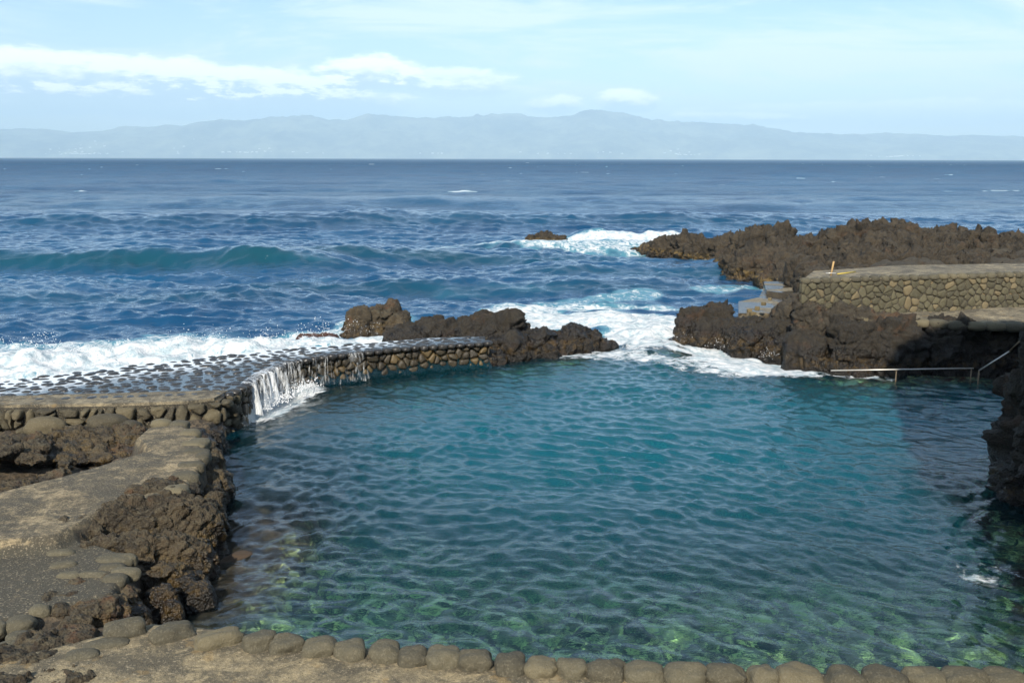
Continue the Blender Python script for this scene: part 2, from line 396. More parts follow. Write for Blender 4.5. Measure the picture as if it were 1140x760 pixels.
# ------------------------------------------------------------------ plan of the place (metres)
ZW = 0.72                                                # level of the overflow wall
WF = [at(x, y, ZW) for x, y in ((270, 432), (288, 418), (318, 405), (355, 397.5), (430, 389), (500, 383.5), (545, 381))]   # pool side
WN = [at(x, y, ZW) for x, y in ((-260, 458), (0, 448.5), (130, 444.5), (250, 440))]                                        # shore side
WB = [at(x, y, ZW) for x, y in ((545, 373), (480, 375), (420, 380), (300, 389), (130, 408), (0, 424), (-260, 440))]        # sea side
APRON = WN + WF + WB
SHORE_L = [(-6.35, 22.9), (-6.45, 21.2), (-6.25, 20.0), (-5.6, 18.6), (-5.45, 17.4), (-5.1, 15.9), (-4.75, 14.7), (-5.1, 13.6), (-5.0, 12.6), (-4.7, 11.6), (-4.4, 10.9)]
TERR = [at(x, y, 0.8) for x, y in ((120, 706), (170, 694), (250, 700), (330, 713), (470, 727), (600, 738), (800, 746), (1140, 750))]
HEAD = [(-16, 8.6), (-3.9, 8.6), (-4.3, 10.5)] + SHORE_L[::-1][1:] + [(-6.4, 22.2), (-16, 21.0)]
POOL = [(-4.4, 10.9)] + [(p[0], p[1] - 0.1) for p in TERR[2:]] + [(13, 9.4), (13.5, 14.4), (14, 17), (15.5, 20), (16, 28), (9.9, 28.1), (8.2, 29.2), (5.4, 32.5), (3.4, 32.2), (-1.5, 29.6), (-3.6, 28.2), (-5.3, 26.2), (-6.3, 23.5)] + SHORE_L[:-1]

# ------------------------------------------------------------------ the sea, one sheet from the pool to the horizon
def build_sea():
    r = [7.5]
    while r[-1] < 26000:
        d = r[-1]; r.append(d + max(0.026, (0.0031 if d < 120 else 0.006 if d < 1500 else 0.02) * d))
    r = np.array(r); th = np.radians(np.concatenate([np.arange(-46, -31, 0.5), np.arange(-31, 31, 0.065), np.arange(31, 50, 0.5)]))
    RR, TT = np.meshgrid(r, th, indexing='ij')
    x = (RR * np.sin(TT)).ravel(); y = (RR * np.cos(TT)).ravel(); d = RR.ravel()
    dr = np.gradient(r); DR = np.repeat(dr, len(th))
    sdp = sdpoly(x, y, POOL)
    inpool = 1 - sstep(sdp, -1.6, 1.2)                   # calm inside the pool
    rng = np.random.RandomState(4)
    z = np.zeros_like(x); slope_pos = np.zeros_like(x)
    wobx = n2d(x * 0.12, y * 0.12, 5, 2) * 1.2; woby = n2d(x * 0.12 + 9, y * 0.12, 6, 2) * 1.2
    def waves(n, l0, l1, slope, head, spread, mask, sharp=1.0):
        out = np.zeros_like(x)
        for k in range(n):
            lam = l0 * (l1 / l0) ** ((k + rng.rand()) / n)
            a = math.radians(head + rng.randn() * spread)
            kx, ky = math.sin(a) * 2 * math.pi / lam, math.cos(a) * 2 * math.pi / lam
            amp = slope / math.sqrt(n) * lam / (2 * math.pi)
            ph = (x + wobx) * kx + (y + woby) * ky + rng.rand() * 6.283
            vis = np.clip((lam / DR - 2.2) / 2.0, 0, 1)
            s = np.sin(ph)
            if sharp: s = 1.25 * (1 - 2 * np.abs(np.sin(ph * 0.5)) ** 1.3) * 0.55 + s * 0.45
            out += amp * s * vis
        return out * mask
    pm = inpool * (0.7 + 0.3 * sstep(y, 9, 20)) * (0.92 + 0.75 * n2d(x * 0.22, y * 0.35, 44, 3))
    z += waves(50, 0.20, 0.72, 0.42, 10, 42, pm)
    z += waves(14, 0.9, 2.4, 0.10, 8, 28, pm)
    om = 1 - inpool
    patch = 0.95 + 0.3 * n2d(x * 0.02, y * 0.05, 41, 3)
    z += waves(46, 0.40, 2.6, 0.52, 5, 50, om * patch)
    z += waves(22, 2.6, 14.0, 0.135, 5, 35, om * patch)
    z += waves(8, 14, 60, 0.07, 0, 14, om * sstep(d, 40, 120))
    # swell lines coming in
    crest = np.zeros_like(x)
    def swell(y0, x0, x1, h, w, bend=0.0, fade=9.0, cw=1.0):
        yy = y - y0 - bend * (x - x0) - 0.9 * n2d(x * 0.09, y * 0.0 + y0, 60, 3)
        m = sstep(x, x0 - fade, x0 + fade) * (1 - sstep(x, x1 - fade, x1 + fade))
        m = m * (0.85 + 0.35 * n2d(x * 0.15, x * 0, 71, 2))
        prof = np.where(yy < 0, np.exp(-(yy / w) ** 2), np.exp(-(yy / (w * 2.6)) ** 2))
        face = np.exp(-((yy + w * 0.62) / (w * 0.75)) ** 2)
        return h * prof * m, face * m * cw
    for args in ((57.0, -60, -10, 1.35, 1.9, -0.02, 5.0, 1.0), (60.0, -14, 6, 0.75, 2.0, 0.0, 7, 0.8), (92, -70, 30, 0.9, 4.5, 0.02, 14, 0.35), (47, -12, 9, 0.42, 1.8, 0.02, 4, 0.6),
                 (66.5, -3, 11, 0.95, 2.2, 0.05, 3, 0.6), (44.0, -40, -9, 0.35, 2.0, 0.0, 5, 0.4), (135, -90, 90, 0.8, 7, 0, 20, 0.2), (53.5, 0, 16, 0.5, 1.6, 0, 3, 0.6)):
        a, c = swell(*args); z += a; crest = np.maximum(crest, c)
    # foam
    foam = np.zeros_like(x)
    nz = n2d(x * 0.35, y * 0.35, 80, 4); nz2 = n2d(x * 1.1, y * 1.1, 90, 4)
    def add_foam(dist, w, val=1.0, nzamt=0.5):
        nonlocal foam
        foam = np.maximum(foam, np.clip(val * (1 - sstep(dist + nz * w * nzamt, w * 0.35, w)), 0, 1))
    # white water heaped against the sea side of the overflow wall
    line = [(-30, 24.5), (-18, 27.3), (-13.5, 27.6), (-10.5, 28.5), (-8.3, 29.4), (-6.4, 30.6), (-4.8, 31.4), (-3.4, 31.7)]
    dl = pathdist(x, y, line)
    wl = 3.9 - 2.0 * sstep(x, -11, -4)
    foam = np.maximum(foam, 0.92 * (1 - sstep(dl + nz * 2.0, wl * 0.35, wl)))
    mound = np.exp(-(dl / (wl * 0.52)) ** 2) * (0.66 - 0.26 * sstep(x, -10, -4) + 0.3 * nz + 0.25 * nz2)
    z += np.clip(mound, 0, 2)
    add_foam(pathdist(x, y, [(-8.5, 33.5), (-5.5, 35.5), (-4.5, 37.5)]), 1.5, 0.62, 1.1)
    add_foam(pathdist(x, y, [(-20, 31), (-13, 32), (-8, 32.5)]), 2.2, 0.55, 1.2)
    # the gap between the rocks
    gapd = pathdist(x, y, [(1.0, 37.8), (3.5, 37.6), (5.2, 35.5), (4.9, 33.0)])
    add_foam(gapd, 3.1, 0.98, 1.1)
    add_foam(pathdist(x, y, [(4.2, 32.0), (6.2, 30.9), (8.1, 29.0)]), 1.9, 0.92, 1.0)
    add_foam(pathdist(x, y, [(2.5, 31.2), (5, 30), (8.5, 28.3), (9.8, 27.8)]), 1.5, 0.62, 1.2)
    add_foam(pathdist(x, y, [(-1, 39), (2, 41), (6, 41)]), 1.8, 0.60, 1.4)
    add_foam(pathdist(x, y, [(1.5, 43), (6.0, 45)]), 1.5, 0.40, 1.4)
    z += 0.22 * np.exp(-(gapd / 1.4) ** 2) * (1 + nz * 1.3 + nz2 * .5)
    # breakers round the skerry
    add_foam(pathdist(x, y, [(2.5, 73.5), (6, 74.5), (11.5, 76)]), 3.4, 1.0, 0.5)
    z += 0.65 * np.exp(-(pathdist(x, y, [(5.5, 76.5), (12.5, 77.5)]) / 1.6) ** 2) * (1 + nz)
    add_foam(pathdist(x, y, [(-4, 68.5), (0, 67), (5, 65.8), (9, 67)]), 3.6, 0.60, 0.9)
    add_foam(pathdist(x, y, [(-5, 70.5), (0, 71)]), 1.6, 0.55, 1.2)
    add_foam(pathdist(x, y, [(13, 78), (22, 72), (30, 66)]), 1.6, 0.85, 0.8)
    # round the far ridge and the platform
    add_foam(pathdist(x, y, [(8.6, 66.5), (10.2, 62), (12.0, 57.5), (12.6, 53), (13, 50)]), 0.9, 0.62, 1.2)
    add_foam(pathdist(x, y, [(9, 47), (13, 46.5)]), 1.2, 0.45, 1.5)
    # the fall's landing and thin streaks
    add_foam(pathdist(x, y, [(-6.1, 23.6), (-5.9, 24.6), (-5.5, 25.5)]), 0.95, 0.95, 0.5)
    foam = np.maximum(foam, 0.36 * (1 - sstep(np.abs(sdpoly(x, y, POOL) ), 0.1, 0.5)) * sstep(y, 14, 30) * 0.6)
    # scattered whitecaps far out
    wc = n2d(x * 0.10, y * 0.22, 120, 4)
    foam = np.maximum(foam, sstep(wc, 0.58, 0.66) * sstep(d, 90, 200) * 0.75)
    foam = np.maximum(foam, 0.17 * sstep(n2d(x * 0.2, y * 0.35, 130, 3), 0.2, 0.6) * om * (1 - sstep(d, 60, 110)))
    # drifting scum near the cliff
    add_foam(np.hypot((x - 6.9) / 1.3, (y - 13.9) / 1.0), 0.75, 0.42, 0.3)
    kh = sstep(-sdpoly(x, y, HEAD), 0.4, 1.0); z = z * (1 - kh) - 0.6 * kh
    # do not rise over the paved apron
    sa_ = sdpoly(x, y, APRON)
    k = 1 - sstep(sa_, -0.1, 0.12)
    z = z * (1 - k) + (ZW - 0.45) * k
    ridge = np.exp(-pathdist(x, y, WB[1:]) / 0.5) * sstep(sdp, 0.5, 1.0) * sstep(x, -30, -14)
    z = np.where(ridge * (1 - k) > 0.08, np.maximum(z, (ZW + 0.01 + nz2 * 0.05) * ridge * (1 - k)), z)
    # depth over the bed
    depth = pool_depth(x, y)
    opn = sstep(sdp, -0.6, 2.6) * (1 - 0.0 * x)
    far = sstep(np.log10(d), math.log10(45), math.log10(1400))
    z = z * (1 - sstep(d, 3000, 9000) * 0.8)
    n, mth = len(r), len(th)
    idx = np.arange(n * mth).reshape(n, mth)
    f = np.stack([idx[:-1, :-1], idx[:-1, 1:], idx[1:, 1:], idx[1:, :-1]], -1).reshape(-1, 4)
    me = mesh_np('sea', np.stack([x, y, z], 1), f, True, dict(foam=foam, open=opn, depth=depth, crest=crest * np.clip(om, 0, 1), far=far))
    print('sea verts', len(x))
    o = link('sea_water', me, M_water); o.cycles.is_caustics_caster = True
    return tag(o, kind='structure')
def pool_depth(x, y):
    sd = sdpoly(x, y, POOL)
    d = 0.5 + 3.4 * sstep(-sd, 0.0, 6.0) * sstep(y, 11.5, 21.5)
    d = d + 0.45 * sstep(y, 10, 12.0)
    left = 1 - sstep(np.hypot((x + 4.4) / 1.6, (y - 14.6) / 3.0), 0.5, 1.3)
    d = d * (1 - 0.72 * left)
    right = sstep(x, 6.4, 8.4) * (1 - sstep(y, 17, 22)); d = d * (1 - 0.68 * right)
    back = sstep(y, 25.4, 27.8) * sstep(x, 8, 10.5); d = d * (1 - 0.6 * back)
    return np.maximum(d, 0.25) + sstep(sd, 0, 2) * 3
build_sea()

# sea bed of the pool
def build_bed():
    gx, gy = np.meshgrid(np.arange(-14, 18, 0.05), np.arange(7.2, 40, 0.06), indexing='ij')
    x, y = gx.ravel(), gy.ravel()
    p = np.stack([x, y, x * 0], 1)
    w1, w2 = worley(p * 1.6, 3); v1, v2 = worley(p * 3.6, 8)
    z = -pool_depth(x, y) + 0.42 * (0.6 - w1) * (w2 - w1) * 2 + 0.16 * (0.5 - v1) + 0.25 * fbm(p * 0.5, 7, 3)
    z = np.minimum(z, -0.12)
    n, m_ = gx.shape; idx = np.arange(n * m_).reshape(n, m_)
    f = np.stack([idx[:-1, :-1], idx[1:, :-1], idx[1:, 1:], idx[:-1, 1:]], -1).reshape(-1, 4)
    m, t, out = mat('sea_bed'); P = obj_pos(t)
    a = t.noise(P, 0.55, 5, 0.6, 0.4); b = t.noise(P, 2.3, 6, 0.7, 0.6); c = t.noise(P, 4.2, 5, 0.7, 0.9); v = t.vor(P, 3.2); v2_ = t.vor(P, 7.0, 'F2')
    sy = t.new('ShaderNodeSeparateXYZ'); t.l.new(P, sy.inputs[0])
    base = t.mix(t.ss(b, 0.42, 0.62), (0.030, 0.040, 0.036), (0.22, 0.25, 0.14))
    base = t.mix(t.m('MULTIPLY', t.ss(c, 0.50, 0.57), 0.85), base, (0.80, 0.84, 0.30))  # yellow-green algae patches, painted bright to stand in for caustic light
    base = t.mix(t.m('MULTIPLY', t.m('SUBTRACT', 1.0, t.ss(v, 0.1, 0.5)), 0.45), base, (0.02, 0.022, 0.02))
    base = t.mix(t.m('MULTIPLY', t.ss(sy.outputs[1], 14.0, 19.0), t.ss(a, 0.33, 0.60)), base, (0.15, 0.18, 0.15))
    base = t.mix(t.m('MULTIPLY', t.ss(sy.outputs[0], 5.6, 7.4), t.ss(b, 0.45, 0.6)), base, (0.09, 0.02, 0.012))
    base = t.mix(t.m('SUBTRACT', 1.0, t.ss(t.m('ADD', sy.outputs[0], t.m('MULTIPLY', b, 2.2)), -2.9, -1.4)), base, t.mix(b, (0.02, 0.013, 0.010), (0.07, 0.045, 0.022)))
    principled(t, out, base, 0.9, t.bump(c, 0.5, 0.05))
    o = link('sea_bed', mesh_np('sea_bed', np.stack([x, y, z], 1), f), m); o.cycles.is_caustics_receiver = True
    return tag(o, kind='structure')
build_bed()

# ------------------------------------------------------------------ rock maker
def blob_bm(lumps):
    bm = bmesh.new()
    for (x, y, z, rx, ry, rz, rot) in lumps:
        M = Matrix.Translation((x, y, z)) @ Matrix.Rotation(rot, 4, 'Z') @ Matrix.Diagonal((rx, ry, rz, 1))
        r = bmesh.ops.create_icosphere(bm, subdivisions=3, radius=1.0)
        for v in r['verts']:
            c = v.co; k = (abs(c.x) ** 4 + abs(c.y) ** 4 + abs(c.z) ** 4) ** 0.25
            v.co = M @ (c / k * 0.9)
    return bm
def rock_mesh(lumps, voxel, seed, amp=0.25, scale=1.0, craggy=1.0, warp=0.4, zs=1.1, crack=0.5):
    bm = blob_bm(lumps)
    me = bpy.data.meshes.new('tmp'); bm.to_mesh(me); bm.free()
    o = bpy.data.objects.new('tmp', me); COL.objects.link(o)
    md = o.modifiers.new('r', 'REMESH'); md.mode = 'VOXEL'; md.voxel_size = voxel
    dg = bpy.context.evaluated_depsgraph_get(); ev = o.evaluated_get(dg)
    m2 = bpy.data.meshes.new_from_object(ev); bpy.data.objects.remove(o); bpy.data.meshes.remove(me)
    n = len(m2.vertices); v = np.empty(n * 3, np.float32); m2.vertices.foreach_get('co', v); v = v.reshape(-1, 3).astype(np.float64)
    nn = np.empty(n * 3, np.float32); m2.vertices.foreach_get('normal', nn); nn = nn.reshape(-1, 3)
    # smooth a few rounds, then displace at several sizes
    e = np.empty(len(m2.edges) * 2, np.int32); m2.edges.foreach_get('vertices', e); e = e.reshape(-1, 2)
    for _ in range(3):
        s = np.zeros_like(v); c = np.zeros(n)
        for q in range(3):
            s[:, q] = np.bincount(e[:, 0], v[e[:, 1], q], n) + np.bincount(e[:, 1], v[e[:, 0], q], n)
        c = np.bincount(e[:, 0], minlength=n) + np.bincount(e[:, 1], minlength=n)
        v = v * 0.4 + 0.6 * s / np.maximum(c, 1)[:, None]
    p = v / scale
    wv = np.stack([fbm(p * 1.3 + 31 * q, seed + q * 7, 3) for q in range(3)], 1)
    q0 = p + wv * warp
    big = fbm(q0 * 0.8, seed + 1, 3)
    w1, w2 = worley(q0 * 1.25, seed + 3)
    u1, u2 = worley(q0 * 3.1 + wv, seed + 5)
    t1, t2 = worley(q0 * 7.5, seed + 9)
    rid = fbm(q0 * np.array([1.6, 1.6, 1.0]), seed + 13, 4, ridged=True)
    q1 = p + wv * warp * 0.35
    fa = facets(q1 * np.array([1.0, 1.0, zs]), seed + 17); fb = facets(q1 * np.array([2.6, 2.6, 2.0 * zs]) + 4, seed + 27); fc = facets(q1 * 6.0 + 4, seed + 29)
    d = 0.55 * big + crack * 1.5 * fa + 0.62 * fb + 0.22 * craggy * fc + 0.20 * (0.55 - w1) - 0.28 * np.exp(-(w2 - w1) * 9) \
        + 0.12 * (0.5 - u1) - 0.14 * np.exp(-(u2 - u1) * 9) + craggy * (0.08 * (0.5 - t1) - 0.06 * np.exp(-(t2 - t1) * 7)) + craggy * 0.32 * rid
    fine = fbm(p * 14, seed + 21, 3) * 0.12 * craggy
    v = v + nn * (amp * d + amp * fine)[:, None]
    m2.vertices.foreach_set('co', v.astype(np.float32).ravel())
    m2.polygons.foreach_set('use_smooth', [True] * len(m2.polygons)); m2.materials.clear(); m2.update()
    return m2
def rock(name, label, cat, lumps, voxel, seed, amp=0.25, mat_=None, **k):
    me = rock_mesh(lumps, voxel, seed, amp, **k)
    return tag(link(name, me, mat_ or M_rock), label, cat)
def lumps_on(pts, seed, ry=1.0, jit=0.2, bottom=-0.8, squash=1.0):
    """pts: (px, py of the top, distance, half width in m[, half depth])"""
    rnd = random.Random(seed); L = []
    for q in pts:
        px, py, d, rx = q[:4]; r2 = q[4] if len(q) > 4 else ry
        x, y, zt = atd(px, py, d)
        h = (zt - bottom) / 2
        L.append((x, y, bottom + h, rx, r2, h * squash / 0.95, rnd.uniform(-jit, jit) * 3))
    return L

# ------------------------------------------------------------------ rocks of the left and middle
rock('reef_rock', 'long low black wet rock at the far end of the overflow wall', 'rock',
     lumps_on([(455, 362, 31.2, .75, .8), (490, 352, 31.6, .95, 1.0), (530, 348, 31.4, 1.0, 1.1), (565, 349, 31.3, .75, .9), (600, 363, 31.0, .7, .8),
               (638, 361, 31.9, .6, .8), (565, 372, 30.2, .75, .7), (600, 374, 30.6, .8, .6), (625, 370, 31.4, .7, .6), (655, 371, 32.2, .45, .6), (528, 383, 29.75, .5, .45), (552, 384, 29.8, .4, .5)], 1, bottom=-1.0),
     0.045, 11, 0.22, M_dark, craggy=0.9)
rock('boulder', 'low black boulder ending the reef beside the foaming gap', 'rock', lumps_on([(672, 378, 32.4, .42, .5)], 2, bottom=-.7), 0.035, 12, 0.12, M_dark)
rock('boulder', 'brown lumpy rock at the pool foot of the reef where the wall ends', 'rock',
     lumps_on([(475, 398, 28.5, .5, .35), (505, 391, 28.85, .6, .4), (532, 387, 29.15, .6, .45), (552, 390, 29.4, .4, .4)], 3, bottom=-.8), 0.035, 13, 0.15, M_dark)
rock('sea_rock', 'squarish brown rock standing in the surf behind the overflow wall', 'rock',
     lumps_on([(402, 341, 34.4, .55, .8), (425, 337, 34.6, .6, .9), (444, 348, 34.4, .45, .7)], 4, bottom=-.9), 0.04, 14, 0.2, M_rock, craggy=1.2)
m_red = rock_mat('red_weed_rock', dark=(0.05, 0.018, 0.012), brown=(0.16, 0.055, 0.03), top=(0.16, 0.07, 0.04), red=(0.2, 0.06, 0.03), redamt=.8, wet=0.3)
rock('reef_flat', 'flat reddish rock awash in the foam behind the overflow wall', 'rock',
     lumps_on([(345, 373, 33.6, .5, .5), (365, 372.5, 33.6, .45, .5)], 5, bottom=-.6), 0.04, 15, 0.1, m_red)
rock('skerry', 'small brown skerry in the breakers far out from the pool', 'rock',
     lumps_on([(595, 261, 70.5, .65, .9), (608, 258, 70.6, .7, .9), (622, 261, 70.5, .6, .9)], 6, bottom=-1.0), 0.07, 16, 0.28, M_far)
rock('boulder', 'small rock tip poking out of the white water nearest the pool gap', 'rock', lumps_on([(718, 358.5, 36.2, .5, .5), (727, 357.5, 36.6, .3, .4)], 7, bottom=-.5), 0.04, 17, 0.12, M_dark)
rock('boulder', 'tiny low rock in white water farther behind the pool gap', 'rock', lumps_on([(684, 347.5, 39.0, .5, .5)], 8, bottom=-.5), 0.04, 18, 0.1, M_dark)

# ------------------------------------------------------------------ overflow wall: body, paving, coping, face
def noise_shell(v, seed, amp, freq):
    n = len(v); c = v.mean(0); d = v - c; l = np.linalg.norm(d, axis=1)[:, None] + 1e-9
    return v + d / l * (fbm(v * freq, seed, 3) * amp)[:, None]
_ico = {}
def ico(sub):
    if sub not in _ico:
        bm = bmesh.new(); bmesh.ops.create_icosphere(bm, subdivisions=sub, radius=1.0)
        v = np.array([q.co[:] for q in bm.verts]); f = np.array([[x.index for x in q.verts] for q in bm.faces]); bm.free(); _ico[sub] = (v, f)
    return _ico[sub]
def cobble(x, y, z, rx, ry, rz, rot, seed, sub=3, power=2.6, rough=0.10):
    v, f = ico(sub); k = (np.abs(v) ** power).sum(1) ** (1 / power); v = v / k[:, None]
    v = v * (1 + rough * fbm(v * 1.1 + seed * 3.1, seed, 2)[:, None] + 0.06 * fbm(v * 2.3 + seed, seed + 4, 2)[:, None] + 0.03 * fbm(v * 5 + seed, seed + 2, 2)[:, None])
    v = v * (rx, ry, rz); c, s = math.cos(rot), math.sin(rot)
    v = np.stack([v[:, 0] * c - v[:, 1] * s + x, v[:, 0] * s + v[:, 1] * c + y, v[:, 2] + z], 1)
    return v, f
def join(parts):
    V, Fc, T, k = [], [], [], 0
    for v, f, tint in parts:
        V.append(v); Fc.append(f + k); T.append(np.full(len(v), tint)); k += len(v)
    return np.concatenate(V), np.concatenate(Fc), np.concatenate(T)
def resample(line, step, off=0.0):
    pts = [Vector(p) for p in line]; out = []; acc = off
    for a, b in zip(pts[:-1], pts[1:]):
        L = (b - a).length; t = acc
        while t < L:
            out.append((a.lerp(b, t / L), (b - a).normalized())); t += step
        acc = t - L
    return out
def slab(name, poly, z0, z1, m, root=None, bevel=0.0):
    bm = bmesh.new()
    vs = [bm.verts.new((x, y, z0)) for x, y in poly]; f = bm.faces.new(vs)
    if f.normal.z > 0: f.normal_flip()
    bm.normal_update()
    r = bmesh.ops.extrude_face_region(bm, geom=[f])
    for e in r['geom']:
        if isinstance(e, bmesh.types.BMVert): e.co.z = z1
    bmesh.ops.recalc_face_normals(bm, faces=bm.faces)
    me = bpy.data.meshes.new(name); bm.to_mesh(me); bm.free()
    o = link(name, me, m)
    if root: o.parent = root; o.location = -root.location
    return o
def shrink(poly, d):
    """inset of a polygon, d metres"""
    n = len(poly); area = sum(poly[i][0] * poly[(i + 1) % n][1] - poly[(i + 1) % n][0] * poly[i][1] for i in range(n))
    s = 1 if area > 0 else -1; out = []
    for i in range(n):
        p0, p1, p2 = Vector(poly[i - 1]), Vector(poly[i]), Vector(poly[(i + 1) % n])
        a, b = (p1 - p0).normalized(), (p2 - p1).normalized()
        nr = Vector((-a.y - b.y, a.x + b.x)); nr = nr.normalized() if nr.length > 1e-6 else Vector((-a.y, a.x))
        k = d / max(0.5, nr.dot(Vector((-a.y, a.x))))
        out.append(tuple(p1 + nr * k * s))
    return out

def clip_poly(poly, px, py, nx, ny):
    """keep the side where (p - P).n < 0"""
    out = []; n = len(poly)
    for i in range(n):
        a, b = poly[i], poly[(i + 1) % n]
        da = (a[0] - px) * nx + (a[1] - py) * ny; db = (b[0] - px) * nx + (b[1] - py) * ny
        if da <= 0: out.append(a)
        if da * db < 0:
            t = da / (da - db); out.append((a[0] + (b[0] - a[0]) * t, a[1] + (b[1] - a[1]) * t))
    return out
def cells(w, h, sw, sh, seed, jit=0.85):
    """irregular stone pattern on a w x h face"""
    rnd = random.Random(seed); seeds = []
    ny = max(1, round(h / sh)); nx = max(1, round(w / sw))
    for j in range(ny):
        for i in range(nx):
            if rnd.random() < 0.10: continue
            seeds.append(((i + 0.5 + (0.5 if j % 2 else 0) + (rnd.random() - .5) * jit) * w / nx, (j + .5 + (rnd.random() - .5) * jit) * h / ny))
    out = []
    for k, (x, y) in enumerate(seeds):
        poly = [(max(0, x - 2 * sw), max(0, y - 2 * sh)), (min(w, x + 2 * sw), max(0, y - 2 * sh)), (min(w, x + 2 * sw), min(h, y + 2 * sh)), (max(0, x - 2 * sw), min(h, y + 2 * sh))]
        for l, (u, v) in enumerate(seeds):
            if l == k or abs(u - x) > 4 * sw or abs(v - y) > 4 * sh: continue
            poly = clip_poly(poly, (x + u) / 2, (y + v) / 2, u - x, v - y)
            if len(poly) < 3: break
        if len(poly) >= 3: out.append(poly)
    return out
def masonry(w, h, sw, sh, seed, fmap, gap=0.018, bulge=0.05, depth=0.1, jit=0.85, rough=0.012):
    """stones as rounded blocks; fmap(u, v, out) -> xyz arrays"""
    rnd = random.Random(seed + 5); parts = []
    for poly in cells(w, h, sw, sh, seed, jit):
        c = np.array(poly); cen = c.mean(0)
        r = np.linalg.norm(c - cen, axis=1).mean()
        if r < gap * 2.5: continue
        for _ in range(1 if gap < .03 else 2):                                  # round the corners
            nx = np.roll(c, -1, 0); c = np.stack([c * .8 + nx * .2, c * .2 + nx * .8], 1).reshape(-1, 2)
        n = len(c); k = max(0.55, 1 - gap / r * rnd.uniform(.7, 1.6)); b = bulge * rnd.uniform(.5, 1.4); tx, ty = rnd.uniform(-.12, .12), rnd.uniform(-.12, .12)
        rings = [(1.0, -depth), (1.0, 0.0), (0.95, 0.45), (0.84, 0.78), (0.6, 0.95), (0.3, 1.0)]
        V = []; Fc = []
        for s, q in rings:
            p = cen + (c - cen) * k * s
            o = np.full(n, q * b if q > 0 else q) + ((p - cen) @ np.array([tx, ty])) * (q > 0)
            V.append(fmap(p[:, 0], p[:, 1], o))
        V.append(fmap(np.array([cen[0]]), np.array([cen[1]]), np.array([b])))
        V = np.concatenate(V)
        V = V + (fbm(V * 9, seed, 3) * rough)[:, None]
        for a in range(len(rings) - 1):
            for i in range(n):
                j = (i + 1) % n; Fc += [(a * n + i, a * n + j, (a + 1) * n + j), (a * n + i, (a + 1) * n + j, (a + 1) * n + i)]
        a = len(rings) - 1
        for i in range(n): Fc.append((a * n + i, a * n + (i + 1) % n, len(V) - 1))
        parts.append((V, np.array(Fc), rnd.random()))
    return join(parts)
def line_map(line, z0, batter=0.0, outward=1):
    """face standing on a plan line: u along it, v up, o outwards"""
    P = np.array(line); seg = np.linalg.norm(np.diff(P, axis=0), axis=1); cum = np.concatenate([[0], np.cumsum(seg)])
    def f(u, v, o):
        x = np.interp(u, cum, P[:, 0]); y = np.interp(u, cum, P[:, 1])
        i = np.clip(np.searchsorted(cum, u, side='right') - 1, 0, len(seg) - 1)
        # blend normals so the face stays whole round the bends
        tx = np.interp(u, cum, np.gradient(P[:, 0])); ty = np.interp(u, cum, np.gradient(P[:, 1]))
        l = np.hypot(tx, ty); nx, ny = ty / l * outward, -tx / l * outward
        return np.stack([x + nx * (o - batter * v), y + ny * (o - batter * v), z0 + v], 1)
    return f, cum[-1]
def tri_mesh(name, vft):
    v, f, t = vft
    return mesh_np(name, v, f, True, dict(tint=t))

weir = thing('overflow_wall', 'low curved cobbled wall between pool and surf with seawater spilling over', 'wall', (-5, 25, 0))
def film_mat():
    m, t, out = mat('foamy_film')
    P = obj_pos(t); sx = t.new('ShaderNodeSeparateXYZ'); t.l.new(P, sx.inputs[0])
    n = t.noise(P, 1.3, 6, 0.7, 0.8); b = t.noise(P, 8, 4, 0.6)
    # whiter towards the surf, clear on the shore side
    side = t.m('ADD', t.m('MULTIPLY', t.m('SUBTRACT', sx.outputs[1], 23.6), 0.28), t.m('MULTIPLY', t.m('ADD', sx.outputs[0], 9.5), -0.22))
    k = t.ss(t.m('ADD', t.m('ADD', n, side), t.m('MULTIPLY', b, 0.35)), 0.44, 0.95)
    fo = t.new('ShaderNodeBsdfPrincipled'); t.put(fo.inputs['Base Color'], t.mix(k, (0.05, 0.065, 0.075), (0.60, 0.66, 0.70)))
    t.put(fo.inputs['Roughness'], t.m('ADD', 0.10, t.m('MULTIPLY', k, 0.6))); t.l.new(t.bump(b, 0.5, 0.03), fo.inputs['Normal'])
    t.l.new(fo.outputs[0], out.inputs[0]); return m
M_film = film_mat()
o = slab('wall_body', shrink(APRON, 0.10), -1.5, ZW - 0.06, M_weirmortar, weir)
slab('water_film', shrink(APRON, 0.14), ZW - 0.055, ZW - 0.012, M_film, weir)
def paving():
    rnd = random.Random(3); parts = []; inner = APRON
    xs, ys = [p[0] for p in inner], [p[1] for p in inner]
    pts = []
    y = min(ys); row = 0
    while y < max(ys):
        x = max(min(xs), -15.5) + (0.15 if row % 2 else 0)
        while x < max(xs):
            pts.append((x + rnd.uniform(-.09, .09), y + rnd.uniform(-.075, .075))); x += 0.30
        y += 0.255; row += 1
    P = np.array(pts); sd = sdpoly(P[:, 0], P[:, 1], APRON)
    P = P[sd < -0.2]
    for i, (x, y) in enumerate(P):
        v, f = cobble(x, y, ZW - 0.03 + rnd.uniform(-.025, .005), rnd.uniform(.10, .18), rnd.uniform(.08, .135), .055, rnd.uniform(-1.2, 1.2), i % 97, 2)
        parts.append((v, f, rnd.random()))
    print('paving', len(P))
    return join(parts)
child('cobble_paving', tri_mesh('paving', paving()), M_wetstone, weir)
f_, L_ = line_map([(p[0] , p[1]) for p in WF], -0.9, 0.03, 1)
child('wall_face', tri_mesh('weirface', masonry(L_, ZW + 0.9 - 0.12, 0.26, 0.17, 4, f_, gap=0.02, bulge=0.07)), M_weirstone, weir)
rnd = random.Random(8)
